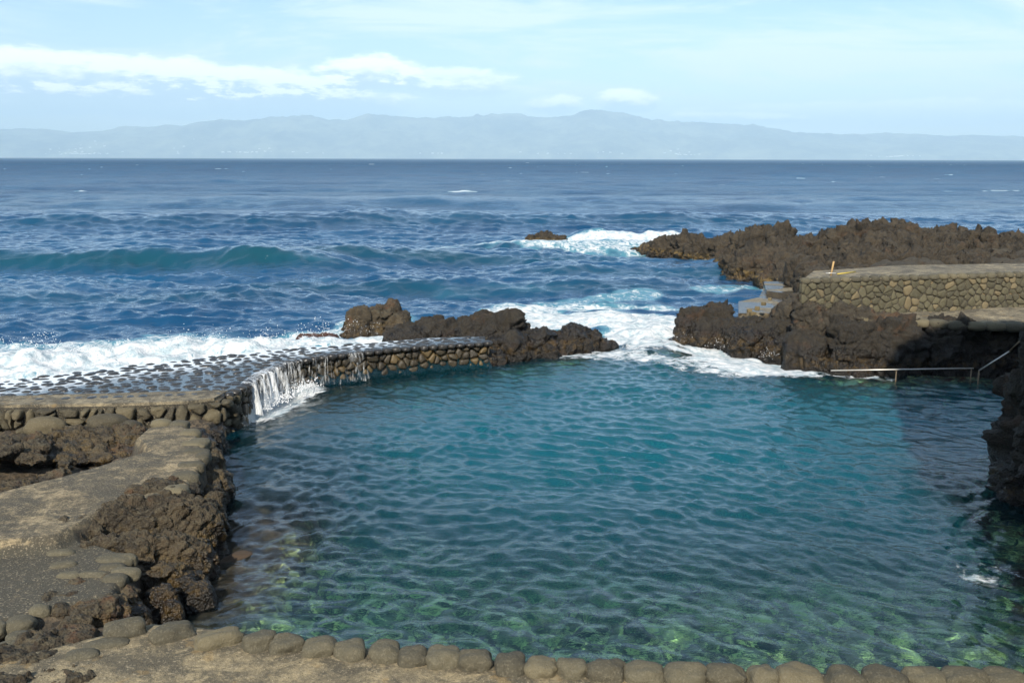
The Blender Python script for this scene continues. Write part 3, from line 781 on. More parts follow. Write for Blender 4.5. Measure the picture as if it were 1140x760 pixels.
for i, (p, tdir) in enumerate(resample([(q[0], q[1]) for q in WN[1:] + WF], 0.275)):
    n_ = Vector((tdir.y, -tdir.x)); c = p - n_ * 0.02
    v, f = cobble(0, 0, 0, .135 * rnd.uniform(.9, 1.1), .16 * rnd.uniform(.85, 1.15), .085 * rnd.uniform(.85, 1.1), math.atan2(tdir.y, tdir.x), i, 3)
    me = mesh_np('coping', v, f, True, dict(tint=np.full(len(v), rnd.random())))
    o = link('coping_stone', me, M_wetstone, weir); o.location = (c.x - weir.location.x, c.y - weir.location.y, ZW - 0.04 + rnd.uniform(-.01, .012))

# water spilling over the wall
def fall_mat():
    m, t, out = mat('falling_water')
    P = obj_pos(t); sx = t.new('ShaderNodeSeparateXYZ'); t.l.new(P, sx.inputs[0])
    mp = t.new('ShaderNodeMapping'); t.l.new(P, mp.inputs[0]); mp.inputs['Scale'].default_value = (1, 1, 0.11)
    n = t.noise(mp.outputs[0], 19, 6, 0.72, 0.25)
    d = t.new('ShaderNodeBsdfPrincipled'); t.put(d.inputs['Base Color'], (0.84, 0.88, 0.9)); d.inputs['Roughness'].default_value = 0.35
    tr = t.new('ShaderNodeBsdfTransparent'); mx = t.new('ShaderNodeMixShader')
    t.put(mx.inputs[0], t.m('MULTIPLY', t.ss(t.m('ADD', n, t.m('MULTIPLY', t.attr('thick'), 0.30)), 0.54, 0.86), 0.80))
    t.l.new(tr.outputs[0], mx.inputs[1]); t.l.new(d.outputs[0], mx.inputs[2]); t.l.new(mx.outputs[0], out.inputs[0]); return m
def fall():
    P = np.array([(q[0], q[1]) for q in WF]); seg = np.linalg.norm(np.diff(P, axis=0), axis=1); cum = np.concatenate([[0], np.cumsum(seg)])
    us = np.arange(0.02, min(cum[-1], 6.6), 0.02); nv = 26; V = []; T = []
    nrm = []
    for u in us:
        x, y = np.interp(u, cum, P[:, 0]), np.interp(u, cum, P[:, 1])
        tx, ty = np.interp(u, cum, np.gradient(P[:, 0])), np.interp(u, cum, np.gradient(P[:, 1])); l = math.hypot(tx, ty); nx, ny = ty / l, -tx / l
        jt = 0.06 * math.sin(u * 9) + 0.04 * math.sin(u * 23 + 1)
        strong = (0.62 if u < 2.2 else 0.30 if u < 3.4 else 0.08 if u < 5.4 else -.3) * min(1, u / .35) - 0.5 * max(0, 1 - u / .3)
        for k in range(nv):
            s = k / (nv - 1); out = -0.10 + (0.24 + jt) * min(1, s * 5) ** .6 + 0.16 * s * (0.8 + jt * 5)
            V.append((x + nx * out, y + ny * out, ZW + 0.055 - (ZW + 0.08) * max(0, (s - 0.12) / 0.88) ** 1.25)); T.append(strong + 0.12 * math.sin(u * 5.3) + 0.15 * (s - .5))
    n = len(us); idx = np.arange(n * nv).reshape(n, nv)
    f = np.stack([idx[:-1, :-1], idx[1:, :-1], idx[1:, 1:], idx[:-1, 1:]], -1).reshape(-1, 4)
    return mesh_np('fall', V, f, True, dict(thick=T))
tag(link('spilling_water', fall(), fall_mat()), 'white seawater spilling over the curved cobbled wall into the pool', 'waterfall', kind='stuff')

def spray():
    rnd = random.Random(31); parts = []; b, f = ico(1)
    def burst(x, y, z, n, w, h, s0=.004, s1=.015):
        for _ in range(n):
            q = abs(rnd.gauss(0, .5)); r = rnd.uniform(s0, s1)
            parts.append((b * (r, r, r * rnd.uniform(.8, 1.7)) + (x + rnd.gauss(0, w), y + rnd.gauss(0, w * .6), z + q * h), f, 0.0))
    for k in range(46):
        t_ = rnd.random(); x = -17 + 12 * t_; burst(x, 27.6 + 3.2 * t_ * t_ + rnd.gauss(0, .6), 0.75 - .2 * t_, 22, .25, rnd.uniform(.1, .45))
    for (x, y) in ((-5.6, 33.7), (-4.9, 33.6), (1.2, 34.0), (2.6, 33.6), (5.0, 33.2), (5.4, 32.0), (6.6, 30.9), (7.9, 29.5), (4.4, 36.0)): burst(x, y, .1, 40, .25, .35, .003, .011)
    for k in range(10): burst(-6.05 + .09 * k, 23.2 + k * .27, .03, 45, .14, .22, .006, .02)
    v, f2, _ = join(parts); m, t, out = mat('spray_drops'); principled(t, out, (.66, .68, .7), .4)
    tag(link('sea_spray', mesh_np('spray', v, f2), m), 'white spray flying over the breaking foam', 'spray', kind='stuff')
spray()

# ------------------------------------------------------------------ left headland
PATH1 = [at(x, y, 0.8) for x, y in ((-200, 540), (0, 548), (60, 532), (118, 517), (165, 503), (150, 488), (165, 476), (205, 474), (222, 486), (228, 512), (212, 538), (165, 556), (110, 572), (60, 598), (0, 603), (-200, 600))]
LAND2 = [at(x, y, 0.62) for x, y in ((-200, 600), (60, 596), (110, 604), (165, 622), (160, 655), (75, 672), (0, 692), (-200, 720))]
SHELF = [at(x, y, ZW + .02) for x, y in ((-260, 470), (-260, 457.5), (0, 448.8), (130, 445), (250, 440.5), (262, 450), (150, 458), (0, 462))]
def build_head():
    gx, gy = np.meshgrid(np.arange(-16, -3.4, 0.035), np.arange(8.6, 23.0, 0.035), indexing='ij')
    x, y = gx.ravel(), gy.ravel(); p = np.stack([x, y, x * 0], 1)
    sd = sdpoly(x, y, HEAD)
    w1, w2 = worley(p * 1.7, 31); u1, u2 = worley(p * 4.2, 33)
    rough = 0.18 * (0.5 - w1) - 0.09 * np.exp(-(w2 - w1) * 8) + 0.07 * (0.5 - u1) + 0.08 * fbm(p * 1.3, 35, 4)
    base = 0.42 + rough - 0.75 * (1 - sstep(x, -8.6, -7.2)) * sstep(y, 16.0, 16.8)
    k1 = sdpoly(x, y, PATH1); k2 = sdpoly(x, y, LAND2); k3 = sdpoly(x, y, SHELF)
    z = base
    z = z * sstep(k2, -0.1, 0.25) + (0.60 + 0.012 * fbm(p * 2, 3, 3)) * (1 - sstep(k2, -0.1, 0.25))
    tilt = 0.80 + 0.03 * fbm(p * 1.2, 9, 4)
    z = z * sstep(k1, -0.06, 0.15) + tilt * (1 - sstep(k1, -0.06, 0.15))
    edge = sstep(sd + 0.15 * fbm(p * 2.2, 41, 3), -0.25, 0.35)
    z = z * (1 - edge) + (-1.6) * edge
    z = np.where((sd < -0.5), np.maximum(z, 0.2 + 0.08 * fbm(p * 5, 77, 2)), z)
    conc = np.maximum(np.maximum(1 - sstep(k1 + 0.1 * fbm(p * 4, 6, 3), -0.05, 0.1), 1 - sstep(k2 + 0.1 * fbm(p * 4, 6, 3), -0.05, 0.1)), 0 * k3)
    conc = conc * (1 - sstep(sd, -0.3, -0.1) * (1 - (k1 < 0)))
    n, m_ = gx.shape; idx = np.arange(n * m_).reshape(n, m_)
    f = np.stack([idx[:-1, :-1], idx[1:, :-1], idx[1:, 1:], idx[:-1, 1:]], -1).reshape(-1, 4)
    me = mesh_np('headland', np.stack([x, y, z], 1), f, True, dict(conc=conc))
    m, t, out = mat('headland_ground'); P = obj_pos(t)
    a = t.noise(P, 1.5, 8, 0.68, 0.5); b = t.noise(P, 8, 6, 0.72, 0.3); c = t.noise(P, 36, 4, 0.65); v = t.vor(P, 60)
    cb = t.mix(t.ss(t.m('ADD', t.m('MULTIPLY', a, 0.5), t.m('MULTIPLY', b, 0.5)), 0.44, 0.62), (0.095, 0.079, 0.050), (0.32, 0.255, 0.15))
    cb = t.mix(t.m('MULTIPLY', t.ss(t.noise(P, 1.8, 9, 0.74, 0.8), 0.47, 0.54), 0.75), cb, (0.052, 0.048, 0.036))
    # the lower landing carries darker lichen
    sx = t.new('ShaderNodeSeparateXYZ'); t.l.new(P, sx.inputs[0])
    cb = t.mix(t.m('MULTIPLY', t.m('SUBTRACT', 1.0, t.ss(sx.outputs[2], 0.66, 0.74)), t.ss(b, 0.36, 0.46)), cb, (0.056, 0.052, 0.038))
    cb = t.mix(t.m('MULTIPLY', t.ss(c, 0.54, 0.68), 0.5), cb, (0.44, 0.37, 0.25))
    cb = t.mix(t.m('MULTIPLY', t.m('SUBTRACT', 1.0, t.ss(c, 0.33, 0.46)), 0.6), cb, (0.05, 0.045, 0.033))
    rb = t.mix(t.ss(b, 0.4, 0.62), (0.028, 0.024, 0.018), (0.115, 0.088, 0.056))
    rb = t.mix(t.m('MULTIPLY', t.m('SUBTRACT', 1.0, t.ss(v, 0.05, 0.3)), 0.6), rb, (0.015, 0.012, 0.01))
    wetf = t.m('SUBTRACT', 1.0, t.ss(sx.outputs[2], 0.05, 0.3))
    rb = t.mix(wetf, rb, t.mix(1.0, rb, (0.3, 0.26, 0.2), 'MULTIPLY'))
    h = t.m('ADD', b, t.m('MULTIPLY', c, 0.5)); h = t.m('ADD', h, t.m('MULTIPLY', v, 0.3))
    principled(t, out, t.mix(t.attr('conc'), rb, cb), t.m('SUBTRACT', 0.93, t.m('MULTIPLY', wetf, 0.5)), t.bump(h, 0.8, 0.035), 0.4)
    return tag(link('rocky_ground', me, m), kind='structure')
build_head()

def L3(*a): return [tuple(q) for q in a]
def W3(px, py, d, rx, ry, rot=0.0, bottom=0.3):
    x, y, zt = atd(px, py, d); h = (zt - bottom) / 2
    return (x, y, bottom + h, rx, ry, max(h, 0.05) / 0.93, rot)
# upper outcrop sloping from the wall down to the path
rock('rock_outcrop', 'big brown lava outcrop between the cobbled wall and the upper path', 'rock',
     [W3(95, 492, 19.3, .75, .55, .25), W3(125, 482, 19.6, .7, .5, .2), W3(150, 492, 19.0, .45, .42, .3), W3(60, 506, 18.4, .5, .45, .4),
      W3(100, 508, 18.5, .6, .42, .35), W3(140, 504, 18.6, .42, .33, .3), W3(168, 505, 18.35, .22, .22), W3(80, 478, 19.9, .55, .35)], 0.026, 21, 0.15, M_rock, scale=.75)
rock('cave_rock', 'overhanging brown rock above a dark hollow at the left edge', 'rock',
     [W3(20, 500, 18.0, .62, .5, .2, 0.62), W3(-15, 492, 18.3, .6, .5, 0, .5), W3(38, 520, 17.4, .26, .3, 0, .75), W3(-5, 545, 16.4, .35, .22, .3), W3(25, 538, 16.7, .35, .2, .4), W3(55, 528, 17.0, .3, .2, .4),
      W3(72, 512, 17.6, .16, .26, .2), W3(-60, 500, 17.6, .5, .8, 0, .3), W3(-10, 505, 17.3, .5, .35, 0, .78), W3(30, 488, 18.6, .5, .4, .2, .2)], 0.026, 22, 0.13, M_rock, scale=.7)
# middle mass
rock('rock_outcrop', 'large ridged brown rock mass dropping into the pool between path and landing', 'rock',
     [W3(68, 594, 13.6, .30, .2, .5, .35), W3(88, 582, 13.9, .34, .24, .5, .3), W3(75, 585, 13.9, .30, .25, .5, .4), W3(105, 568, 14.2, .36, .28, .5, .3), W3(135, 560, 14.4, .42, .34, .3, .1), W3(168, 560, 14.5, .42, .36, .3, -.4), W3(200, 556, 14.7, .42, .42, .2, -.8), W3(222, 560, 14.9, .32, .5, .2, -.9),
      W3(110, 598, 13.5, .40, .22, .2, .1), W3(150, 595, 13.6, .42, .25, .1, -.3), W3(190, 592, 13.8, .42, .3, 0, -.8), W3(218, 600, 13.95, .26, .3, 0, -.8), W3(180, 625, 13.2, .36, .2, 0, -.8),
      W3(140, 628, 13.05, .25, .15, 0, .2), W3(210, 635, 13.3, .3, .2, 0, -.8)], 0.022, 23, 0.12, M_rock, scale=.6, craggy=1.2)
rock('boulder', 'smooth grey-brown boulder on the path edge beside the pool', 'rock',
     [W3(205, 538, 15.6, .30, .42, .1, -.6), W3(214, 552, 15.1, .26, .35, 0, -.6)], 0.024, 24, 0.07, M_rock, scale=.7, craggy=.4)
rock('rock_outcrop', 'narrow dark rock shoulder between the path edge stones and the pool', 'rock',
     [W3(230, 497, 18.6, .24, .45, .1, -.9), W3(233, 508, 17.8, .24, .5, .1, -.9), W3(234, 525, 17.1, .24, .5, .1, -.9), W3(232, 540, 16.3, .24, .35, .1, -.9), W3(238, 548, 15.7, .22, .3, 0, -.9), W3(228, 565, 15.2, .3, .3, 0, -.9), W3(218, 520, 17.0, .22, .3, 0, -.3)], 0.024, 61, 0.10, M_rock, scale=.6)
rock('boulder', 'dark boulder at the waterline below the bend of the path', 'rock',
     [W3(236, 520, 17.2, .34, .4, .1, -.9), W3(225, 516, 17.3, .3, .4, .1, -.9)], 0.024, 25, 0.10, M_rock, scale=.6)
rock('rock_outcrop', 'brown crag at the back edge of the path behind the ridged rock mass', 'rock',
     [W3(178, 532, 15.4, .42, .30, .2, .2), W3(160, 538, 15.2, .36, .26, .2, .2), W3(190, 540, 15.2, .30, .30, 0, .2)], 0.024, 26, 0.09, M_rock, scale=.6)
rock('boulder', 'block of rock under the wall corner at the waterline', 'rock',
     [W3(222, 478, 19.6, .32, .35, .1, -.9), W3(238, 476, 20.3, .3, .5, .1, -.9), W3(226, 492, 18.9, .25, .3, .1, -.9)], 0.026, 27, 0.10, M_dark, scale=.7)
# lower masses
rock('rock_outcrop', 'dark craggy rock between the landing and the corner of the pool', 'rock',
     [W3(92, 648, 12.2, .30, .16, .4, .2), W3(115, 643, 12.3, .2, .16, .4, .2), W3(135, 655, 12.15, .26, .2, .2, -.3), W3(70, 662, 11.75, .26, .16, .4, .3), W3(60, 676, 11.4, .22, .14, .4, .4)], 0.02, 28, 0.08, M_rock, scale=.5)
rock('rock_outcrop', 'rounded brown rock in front of the dark crag by the pool corner', 'rock',
     [W3(105, 672, 11.5, .34, .24, .5, .2), W3(128, 668, 11.7, .2, .22, .4, -.2), W3(140, 672, 11.7, .12, .2, .4, -.4), W3(85, 690, 11.1, .2, .14, .4, .4)], 0.02, 29, 0.07, M_rock, scale=.55, craggy=.8)
rock('rock_outcrop', 'brown rubble-covered rock at the bottom left corner beside the terrace', 'rock',
     [W3(60, 706, 10.25, .48, .34, .4, .3), W3(25, 722, 9.9, .45, .34, .4, .3), W3(95, 722, 10.05, .3, .22, .2, .3), W3(75, 752, 9.4, .45, .25, .2, .3), W3(112, 735, 9.75, .14, .14, 0, .4), W3(0, 760, 9.2, .4, .3, 0, .3)], 0.02, 30, 0.08, M_rock, scale=.5)
wet_l = [((180, 652, 12.55), .26, .18, 'black wet boulder at the waterline below the landing steps'), ((192, 668, 12.3), .15, .12, 'small black stone in the shallow corner of the pool'),
         ((222, 648, 12.9), .22, .16, 'weed-covered wet stone in the shallows under the brown rock mass'), ((150, 672, 12.0), .22, .2, 'black wet rock in the corner where the pool meets the terrace'),
         ((205, 640, 13.0), .2, .14, 'flat wet stone between the ridged rock and the shallows')]
for k, ((px, py, d), rx, ry, lab) in enumerate(wet_l):
    rock('boulder', lab, 'rock', [W3(px, py, d, rx, ry, .3, -.6)], 0.018, 50 + k, 0.05, M_dark, scale=.4)

# rubble wall along the back of the headland
wall = thing('rubble_wall', 'rough wall of stacked lava boulders under the cobbled apron at left', 'wall', (-9, 21.4, 0))
WL = [(-15.2, 19.9), (-12.5, 20.55), (-10.4, 20.75), (-8.4, 20.95), (-7.2, 21.15), (-6.5, 21.5), (-6.38, 22.2), (WF[0][0] - .05, WF[0][1] - .05)]
slab('wall_core', [(p[0], p[1] + .05) for p in WL[:-2]] + [(-6.5, 22.3), (-6.6, 22.6), (-16, 21.6)], -1.4, ZW - 0.03, M_darkmortar, wall)
f_, L_ = line_map(WL, -0.7, 0.02, 1)
child('stacked_stones', tri_mesh('stacked', masonry(L_, ZW + 0.7 - 0.02, 0.34, 0.25, 14, f_, gap=0.035, bulge=0.16, depth=.2, jit=1.15, rough=0.05)), M_rubble, wall)
# shelf of concrete between wall top and cobbles
slab('wall_cap', [(-16, 20.9), (-12.4, 20.75), (-10.3, 20.9), (-8.3, 21.05), (-7.1, 21.25), (-6.62, 21.55), (-6.5, 22.3), (-6.75, 22.3), (-9.2, 21.97), (-11.5, 21.66), (-16, 21.2)], ZW - 0.028, ZW + 0.035, M_conc, wall)

def cobble_thing(name, label, cat, x, y, z, rx, ry, rz, rot, seed, m=None, group=None, power=2.6):
    v, f = cobble(0, 0, 0, rx, ry, rz, rot, seed, 4, power)
    me = mesh_np('cobble', v, f, True, dict(tint=np.full(len(v), (seed * .37) % .78)))
    o = link(name, me, m or M_stone, loc=(x, y, z)); return tag(o, label, cat, group)
# stones set in the edge of path and landing: one kerb, its stones parts
kerb = thing('stone_edging', 'rounded stones edging the inner side of the lower landing', 'edging', (-5.6, 12.3, 0))
for k, (px, py, rx, ry, rot) in enumerate([(128, 618, .26, .15, .1), (68, 612, .2, .1, .1), (125, 628, .18, .11, .3), (104, 636, .22, .1, 0), (70, 626, .18, .09, .3), (78, 637, .17, .09, 0), (142, 617, .14, .08, 0), (128, 640, .17, .13, 0), (140, 632, .2, .1, 0),
                                     (22, 688, .17, .14, .2), (-8, 694, .16, .14, .2), (44, 674, .13, .1, .2), (10, 716, .16, .14, .3), (-4, 732, .18, .15, 0), (22, 705, .15, .13, .4)]):
    x, y = at(px, py, 0.66)
    v, f = cobble(0, 0, 0, rx, ry, .10, rot, 200 + k, 4, 2.8)
    o = link('edge_stone', mesh_np('edge', v, f, True, dict(tint=np.full(len(v), (k * .31) % .75))), M_stone, kerb)
    o.location = (x - kerb.location.x, y - kerb.location.y, 0.555)
edg = thing('stone_edging', 'rounded stones along the pool side of the bending path', 'edging', (-5.6, 17, 0))
for k, (px, py, rx, ry, rot) in enumerate([(212, 482, .2, .2, 0), (222, 492, .2, .22, 0), (218, 504, .26, .17, .2), (212, 518, .24, .16, .1), (205, 530, .25, .18, .3), (226, 508, .14, .2, 0), (196, 545, .22, .2, 0), (200, 472, .2, .18, 0), (180, 470, .2, .16, 0), (216, 495, .25, .18, 0)]):
    x, y = at(px, py, 0.8)
    v, f = cobble(0, 0, 0, rx, ry, .12, rot, 230 + k, 4, 2.8)
    o = link('edge_stone', mesh_np('edge', v, f, True, dict(tint=np.full(len(v), (k * .31) % .75))), M_stone, edg)
    o.location = (x - edg.location.x, y - edg.location.y, 0.735)
for k, (px, py, d, rx, ry, rz, lab) in enumerate([(120, 466, 20.5, .40, .28, .2, 'reddish smooth boulder lying under the cobbled apron'),
        (146, 474, 20.2, .25, .24, .26, 'dark round boulder at the foot of the rubble wall'), (158, 478, 20.1, .13, .12, .12, 'small round stone at the foot of the rubble wall beside the path head'),
        (50, 470, 20.3, .42, .25, .22, 'broad grey boulder leaning on the left rubble wall')]):
    x, y, z = atd(px, py, d); cobble_thing('boulder', lab, 'rock', x, y, max(z, .45) - rz * .6, rx, ry, rz, .2, 300 + k, M_rubble, power=2.3)

# ------------------------------------------------------------------ near terrace with its row of stones
terr = thing('terrace', 'weathered concrete terrace with a row of rounded stones along the near pool edge', 'terrace', (0, 9.5, 0))
def terrace_top():
    edge = np.array([(-6.5, 9.0)] + [(p[0], p[1]) for p in TERR] + [(9, 9.45)])
    xs = np.arange(-6.5, 9, 0.03); rows = 70
    ye = np.interp(xs, edge[:, 0], edge[:, 1])
    V = []; 
    for r_ in range(rows):
        s = r_ / (rows - 1); yy = ye + 0.02 - s ** 1.2 * 8.5
        V.append(np.stack([xs, yy, 0 * xs], 1))
    V = np.concatenate(V); V[:, 2] = 0.78 + 0.010 * fbm(V * 3, 3, 3) + 0.008 * fbm(V * 14, 5, 3)
    n, m_ = rows, len(xs)
    V2 = V[:m_].copy(); V2[:, 2] = -1.6; V2[:, 1] += .03
    V = np.concatenate([V2, V]); idx = np.arange((n + 1) * m_).reshape(n + 1, m_)
    f = np.stack([idx[:-1, :-1], idx[:-1, 1:], idx[1:, 1:], idx[1:, :-1]], -1).reshape(-1, 4)[:, ::-1]
    return mesh_np('terrace_slab', V, f)
child('slab', terrace_top(), M_terr, terr)
STN = [(140, 697, 46, .55), (192, 700, 50, .6), (246, 707, 56, .5), (290, 710, 40, .5), (321, 713, 38, .4), (357, 716, 40, .2), (391, 719, 34, .3), (430, 722, 37, .1), (462, 725, 33, .1), (495, 727, 35, .1), (530, 731, 38, .1),
       (568, 734, 33, 0), (604, 737, 36, 0), (638, 739, 32, 0), (676, 741, 44, -.1), (718, 743, 44, 0), (764, 745, 46, 0), (808, 745, 46, -.1), (850, 749, 34, 0), (890, 748, 48, -.1), (941, 750, 42, 0), (985, 749, 48, -.15), (1030, 748, 46, -.1), (1073, 749, 46, -.1), (1117, 750, 44, -.1), (1162, 752, 46, 0), (1208, 752, 44, 0)]
rnd = random.Random(5)
for k, (px, py, w, rot) in enumerate(STN):
    x, y = at(px, py, 0.86); rx = w / 2 / F * 10.4 * rnd.uniform(.97, 1.05)
    if rot > .35: rx *= 1.02
    v, f = cobble(0, 0, 0, rx, rnd.uniform(.155, .19) if rot < .35 else .14, .13 * rnd.uniform(.92, 1.1), rot, 400 + k * 3, 4, 3.0, 0.24)
    me = mesh_np('coping', v, f, True, dict(tint=np.full(len(v), .2 + .5 * rnd.random())))
    o = link('coping_stone', me, M_stone, terr); o.location = (x - terr.location.x, y - terr.location.y - .02, 0.79)
v_, f_i, t_i = join([(*cobble(*at(px, py, .8), .76, rx, ry, .07, rot, 470 + i, 4), .5) for i, (px, py, rx, ry, rot) in enumerate([(118, 716, .24, .12, .3), (92, 728, .18, .12, .3)])])
child('edge_stone', mesh_np('edge', v_, f_i, True, dict(tint=t_i)), M_stone, terr)

# ------------------------------------------------------------------ right side: ledge, retaining wall, deck, rocks
ZD = 2.5
DF = [at(892, 311.5, ZD), at(960, 309, ZD), at(1140, 303.5, ZD), at(1330, 300, ZD)]
rw = thing('retaining_wall', 'high wall of yellowish rubble stones with round coping above the right ledge', 'wall', (12, 30, 0))
DB = [(26, 35.5), (17.5, 34.2), (13.0, 33.4), (9.6, 31.6)]
slab('deck', DF + [(26, 30)] + DB, -0.5, ZD, M_conc, rw)
f_, L_ = line_map(DF, 1.15, 0.0, 1)
child('wall_face', tri_mesh('rwface', masonry(L_, ZD - 1.15 - 0.08, 0.25, 0.19, 24, f_, gap=0.013, bulge=0.045)), M_masonry, rw)
child('wall_joints', mesh_np('joints', [(*DF[0], 1.0), (*DF[1], 1.0), (*DF[2], 1.0), (*DF[3], 1.0), (*DF[0], ZD - .03), (*DF[1], ZD - .03), (*DF[2], ZD - .03), (*DF[3], ZD - .03)],
      [(0, 1, 5, 4), (1, 2, 6, 5), (2, 3, 7, 6)], False), M_darkmortar, rw).location.y -= 0.004
rnd = random.Random(12)
for i, (p, td) in enumerate(resample(DF, 0.335, 0.15)):
    if i > 40: break
    w = .16 * rnd.uniform(.8, 1.15)
    v, f = cobble(0, 0, 0, w, .17, .105 * rnd.uniform(.85, 1.1), math.atan2(td.y, td.x), i + 500, 3)
    o = link('coping_stone', mesh_np('coping', v, f, True, dict(tint=np.full(len(v), rnd.random() * .8))), M_stone, rw)
    o.location = (p.x - rw.location.x, p.y - rw.location.y + .08, ZD - .03)
# ledge below the wall
LE = [at(905, 352, 1.35), at(960, 352, 1.4), at(1010, 355, 1.4), at(1045, 357, 1.4), at(1080, 359, 1.4), at(1120, 360, 1.4), at(1250, 362, 1.4)]
ledge = thing('ledge', 'pale weathered concrete ledge at the foot of the right retaining wall', 'ledge', (12, 28.5, 0))
LP = LE + [(24, 30), (24, 31.4), (DF[3][0], DF[3][1] + .1), (DF[0][0] + .2, DF[0][1] + .1)]
def ledge_top():
    gx, gy = np.meshgrid(np.arange(8, 24, .06), np.arange(27.4, 31.6, .06), indexing='ij'); x, y = gx.ravel(), gy.ravel()
    sd = sdpoly(x, y, LP); p = np.stack([x, y, x * 0], 1)
    z = 1.38 + 0.12 * (1 - sstep(x, 9.5, 12)) + 0.05 * fbm(p * .9, 4, 4) + 0.10 * sstep(x, 13, 15) * np.exp(-((y - 29.6) / .9) ** 2) + 0.04 * (y - 28.5)
    z = np.where(sd > 0.02, z - 2.6, z)
    n, m_ = gx.shape; idx = np.arange(n * m_).reshape(n, m_)
    f = np.stack([idx[:-1, :-1], idx[1:, :-1], idx[1:, 1:], idx[:-1, 1:]], -1).reshape(-1, 4)
    keep = (sd[f] < 0.02).all(1)
    return mesh_np('ledge', np.stack([x, y, z], 1), f[keep])
child('ledge_slab', ledge_top(), M_conc, ledge)
for i, (p, td) in enumerate(resample(LE[1:], 0.50, 0.1)):
    if i > 22: break
    v, f = cobble(0, 0, 0, .27 * rnd.uniform(.9, 1.1), .2, .13 * rnd.uniform(.9, 1.1), math.atan2(td.y, td.x), i + 600, 3, 2.8)
    o = link('edge_stone', mesh_np('edge', v, f, True, dict(tint=np.full(len(v), rnd.random() * .6))), M_stone, ledge)
    o.location = (p.x - ledge.location.x, p.y - ledge.location.y + .02, 1.33)
child('rock_base', rock_mesh([(9.9, 28.75, 0.1, .7, .95, 1.4, 0), (11.2, 28.7, 0.1, .9, .95, 1.42, 0), (12.7, 28.75, .1, .9, .95, 1.42, .1), (14.2, 28.85, .1, .9, .95, 1.42, 0), (15.7, 29.0, .1, 1.0, .95, 1.4, 0), (17.5, 30, .1, 1.2, .9, 1.2, 0), (20, 30, .1, 2, .9, 1.2, 0)], 0.045, 34, 0.26), M_dark, ledge)
# dark rocks running out into the gap
rock('rock_point', 'black wet lava point running from the right ledge into the white water', 'rock',
     lumps_on([(775, 341, 33.2, .6, .8), (800, 339, 33.8, .7, 1.0), (765, 352, 32.9, .45, .6), (830, 350, 32.8, .7, .8), (812, 354, 32.4, .9, .8), (850, 360, 31.6, .8, .7), (835, 366, 31.3, .7, .7),
               (862, 356, 32.0, .6, .7), (880, 358, 31.0, .8, .7), (790, 358, 32.4, .7, .5), (905, 352, 30.2, .7, .7), (880, 372, 30.0, .6, .5), (860, 378, 30.2, .5, .4)], 9, bottom=-1.0), 0.045, 35, 0.24, M_dark)
rock('boulder', 'large smooth dark block facing the pool where the ledge begins', 'rock', lumps_on([(893, 362, 29.0, .62, .4), (903, 368, 28.7, .45, .35)], 10, jit=.1, bottom=-.8), 0.04, 36, 0.09, M_dark, craggy=.3)
rock('rock_outcrop', 'reddish brown rock climbing to the left end of the retaining wall', 'rock',
     lumps_on([(873, 338, 32.6, .45, .6), (890, 322, 32.4, .45, .6), (882, 330, 32.3, .5, .6), (905, 320, 30.9, .5, .5), (920, 318, 30.2, .5, .4), (915, 334, 30.0, .6, .5), (935, 345, 29.6, .6, .5), (893, 322, 29.2, .3, .25), (905, 330, 29.2, .5, .35), (935, 333, 29.3, .6, .35), (960, 339, 29.3, .6, .4), (985, 346, 29.0, .5, .4)], 11, bottom=-.4), 0.04, 37, 0.17, M_cliff)
for k, (px, py, d, rx, lab) in enumerate([(855, 401, 28.95, .3, 'a'), ]): pass
rock('boulder', 'dark block standing under the ledge beside the hollows', 'rock', lumps_on([(975, 363, 28.3, .42, .35), (985, 372, 28.1, .36, .3)], 13, bottom=-.6), 0.035, 38, 0.10, M_dark, craggy=.5)
rock('boulder', 'low brown rocks along the waterline under the right ledge', 'rock', lumps_on([(930, 396, 28.2, .5, .35), (960, 402, 27.9, .4, .3), (905, 392, 28.5, .4, .3), (1000, 404, 27.8, .4, .3)], 14, bottom=-.6), 0.035, 39, 0.12, M_dark)
# wet platform with a step
plat = thing('platform', 'flat wet concrete bathing platform mirroring the sky behind the black point', 'platform', (10, 38, 0))
PP = [at(822, 348, .55), at(905, 348, .55), (14.5, 38), (14.2, 44.2), (12.3, 43.2), at(850, 320, .55), at(845, 330, .55), at(822, 335, .55)]
slab('slab', PP, -1.2, 0.55, M_wetconc, plat)
PS = [(10.35, 40.2), (11.6, 38.6), (14.3, 40.3), (14.2, 44.0), (11.0, 43.3)]
slab('step', PS, 0.2, 0.74, M_wetconc, plat)
m_yel = stone_mat('ochre_stone', c0=(0.09, 0.07, 0.032), c1=(0.16, 0.12, 0.055), oddamt=0)
for k, (px, py, s) in enumerate([(838, 347, .12), (843, 341, .11), (850, 336, .09), (834, 351, .10), (857, 331, .08)]):
    x, y, z = atd(px, py, 33.0 + k * .9)
    bm = bmesh.new(); bmesh.ops.create_cube(bm, size=1); bmesh.ops.scale(bm, vec=(s * 1.6, s * 1.5, s * 1.3), verts=bm.verts); bmesh.ops.rotate(bm, matrix=Matrix.Rotation(.3 + k, 3, 'Z'), verts=bm.verts)
    bmesh.ops.bevel(bm, geom=bm.edges[:], offset=s * .22, segments=3, affect='EDGES', profile=.6)
    me = bpy.data.meshes.new('blk'); bm.to_mesh(me); bm.free()
    me.polygons.foreach_set('use_smooth', [True] * len(me.polygons))
    o = link('stone_block', me, m_yel, loc=(x, y, max(z - s * .5, .55 + s * .4)))
    tag(o, 'yellowish stone block in the stair line beside the wet platform, ' + ['second nearest', 'middle one', 'second farthest', 'nearest the black point', 'farthest and smallest'][k], 'stone', 'yellowish stones edging the wet platform')

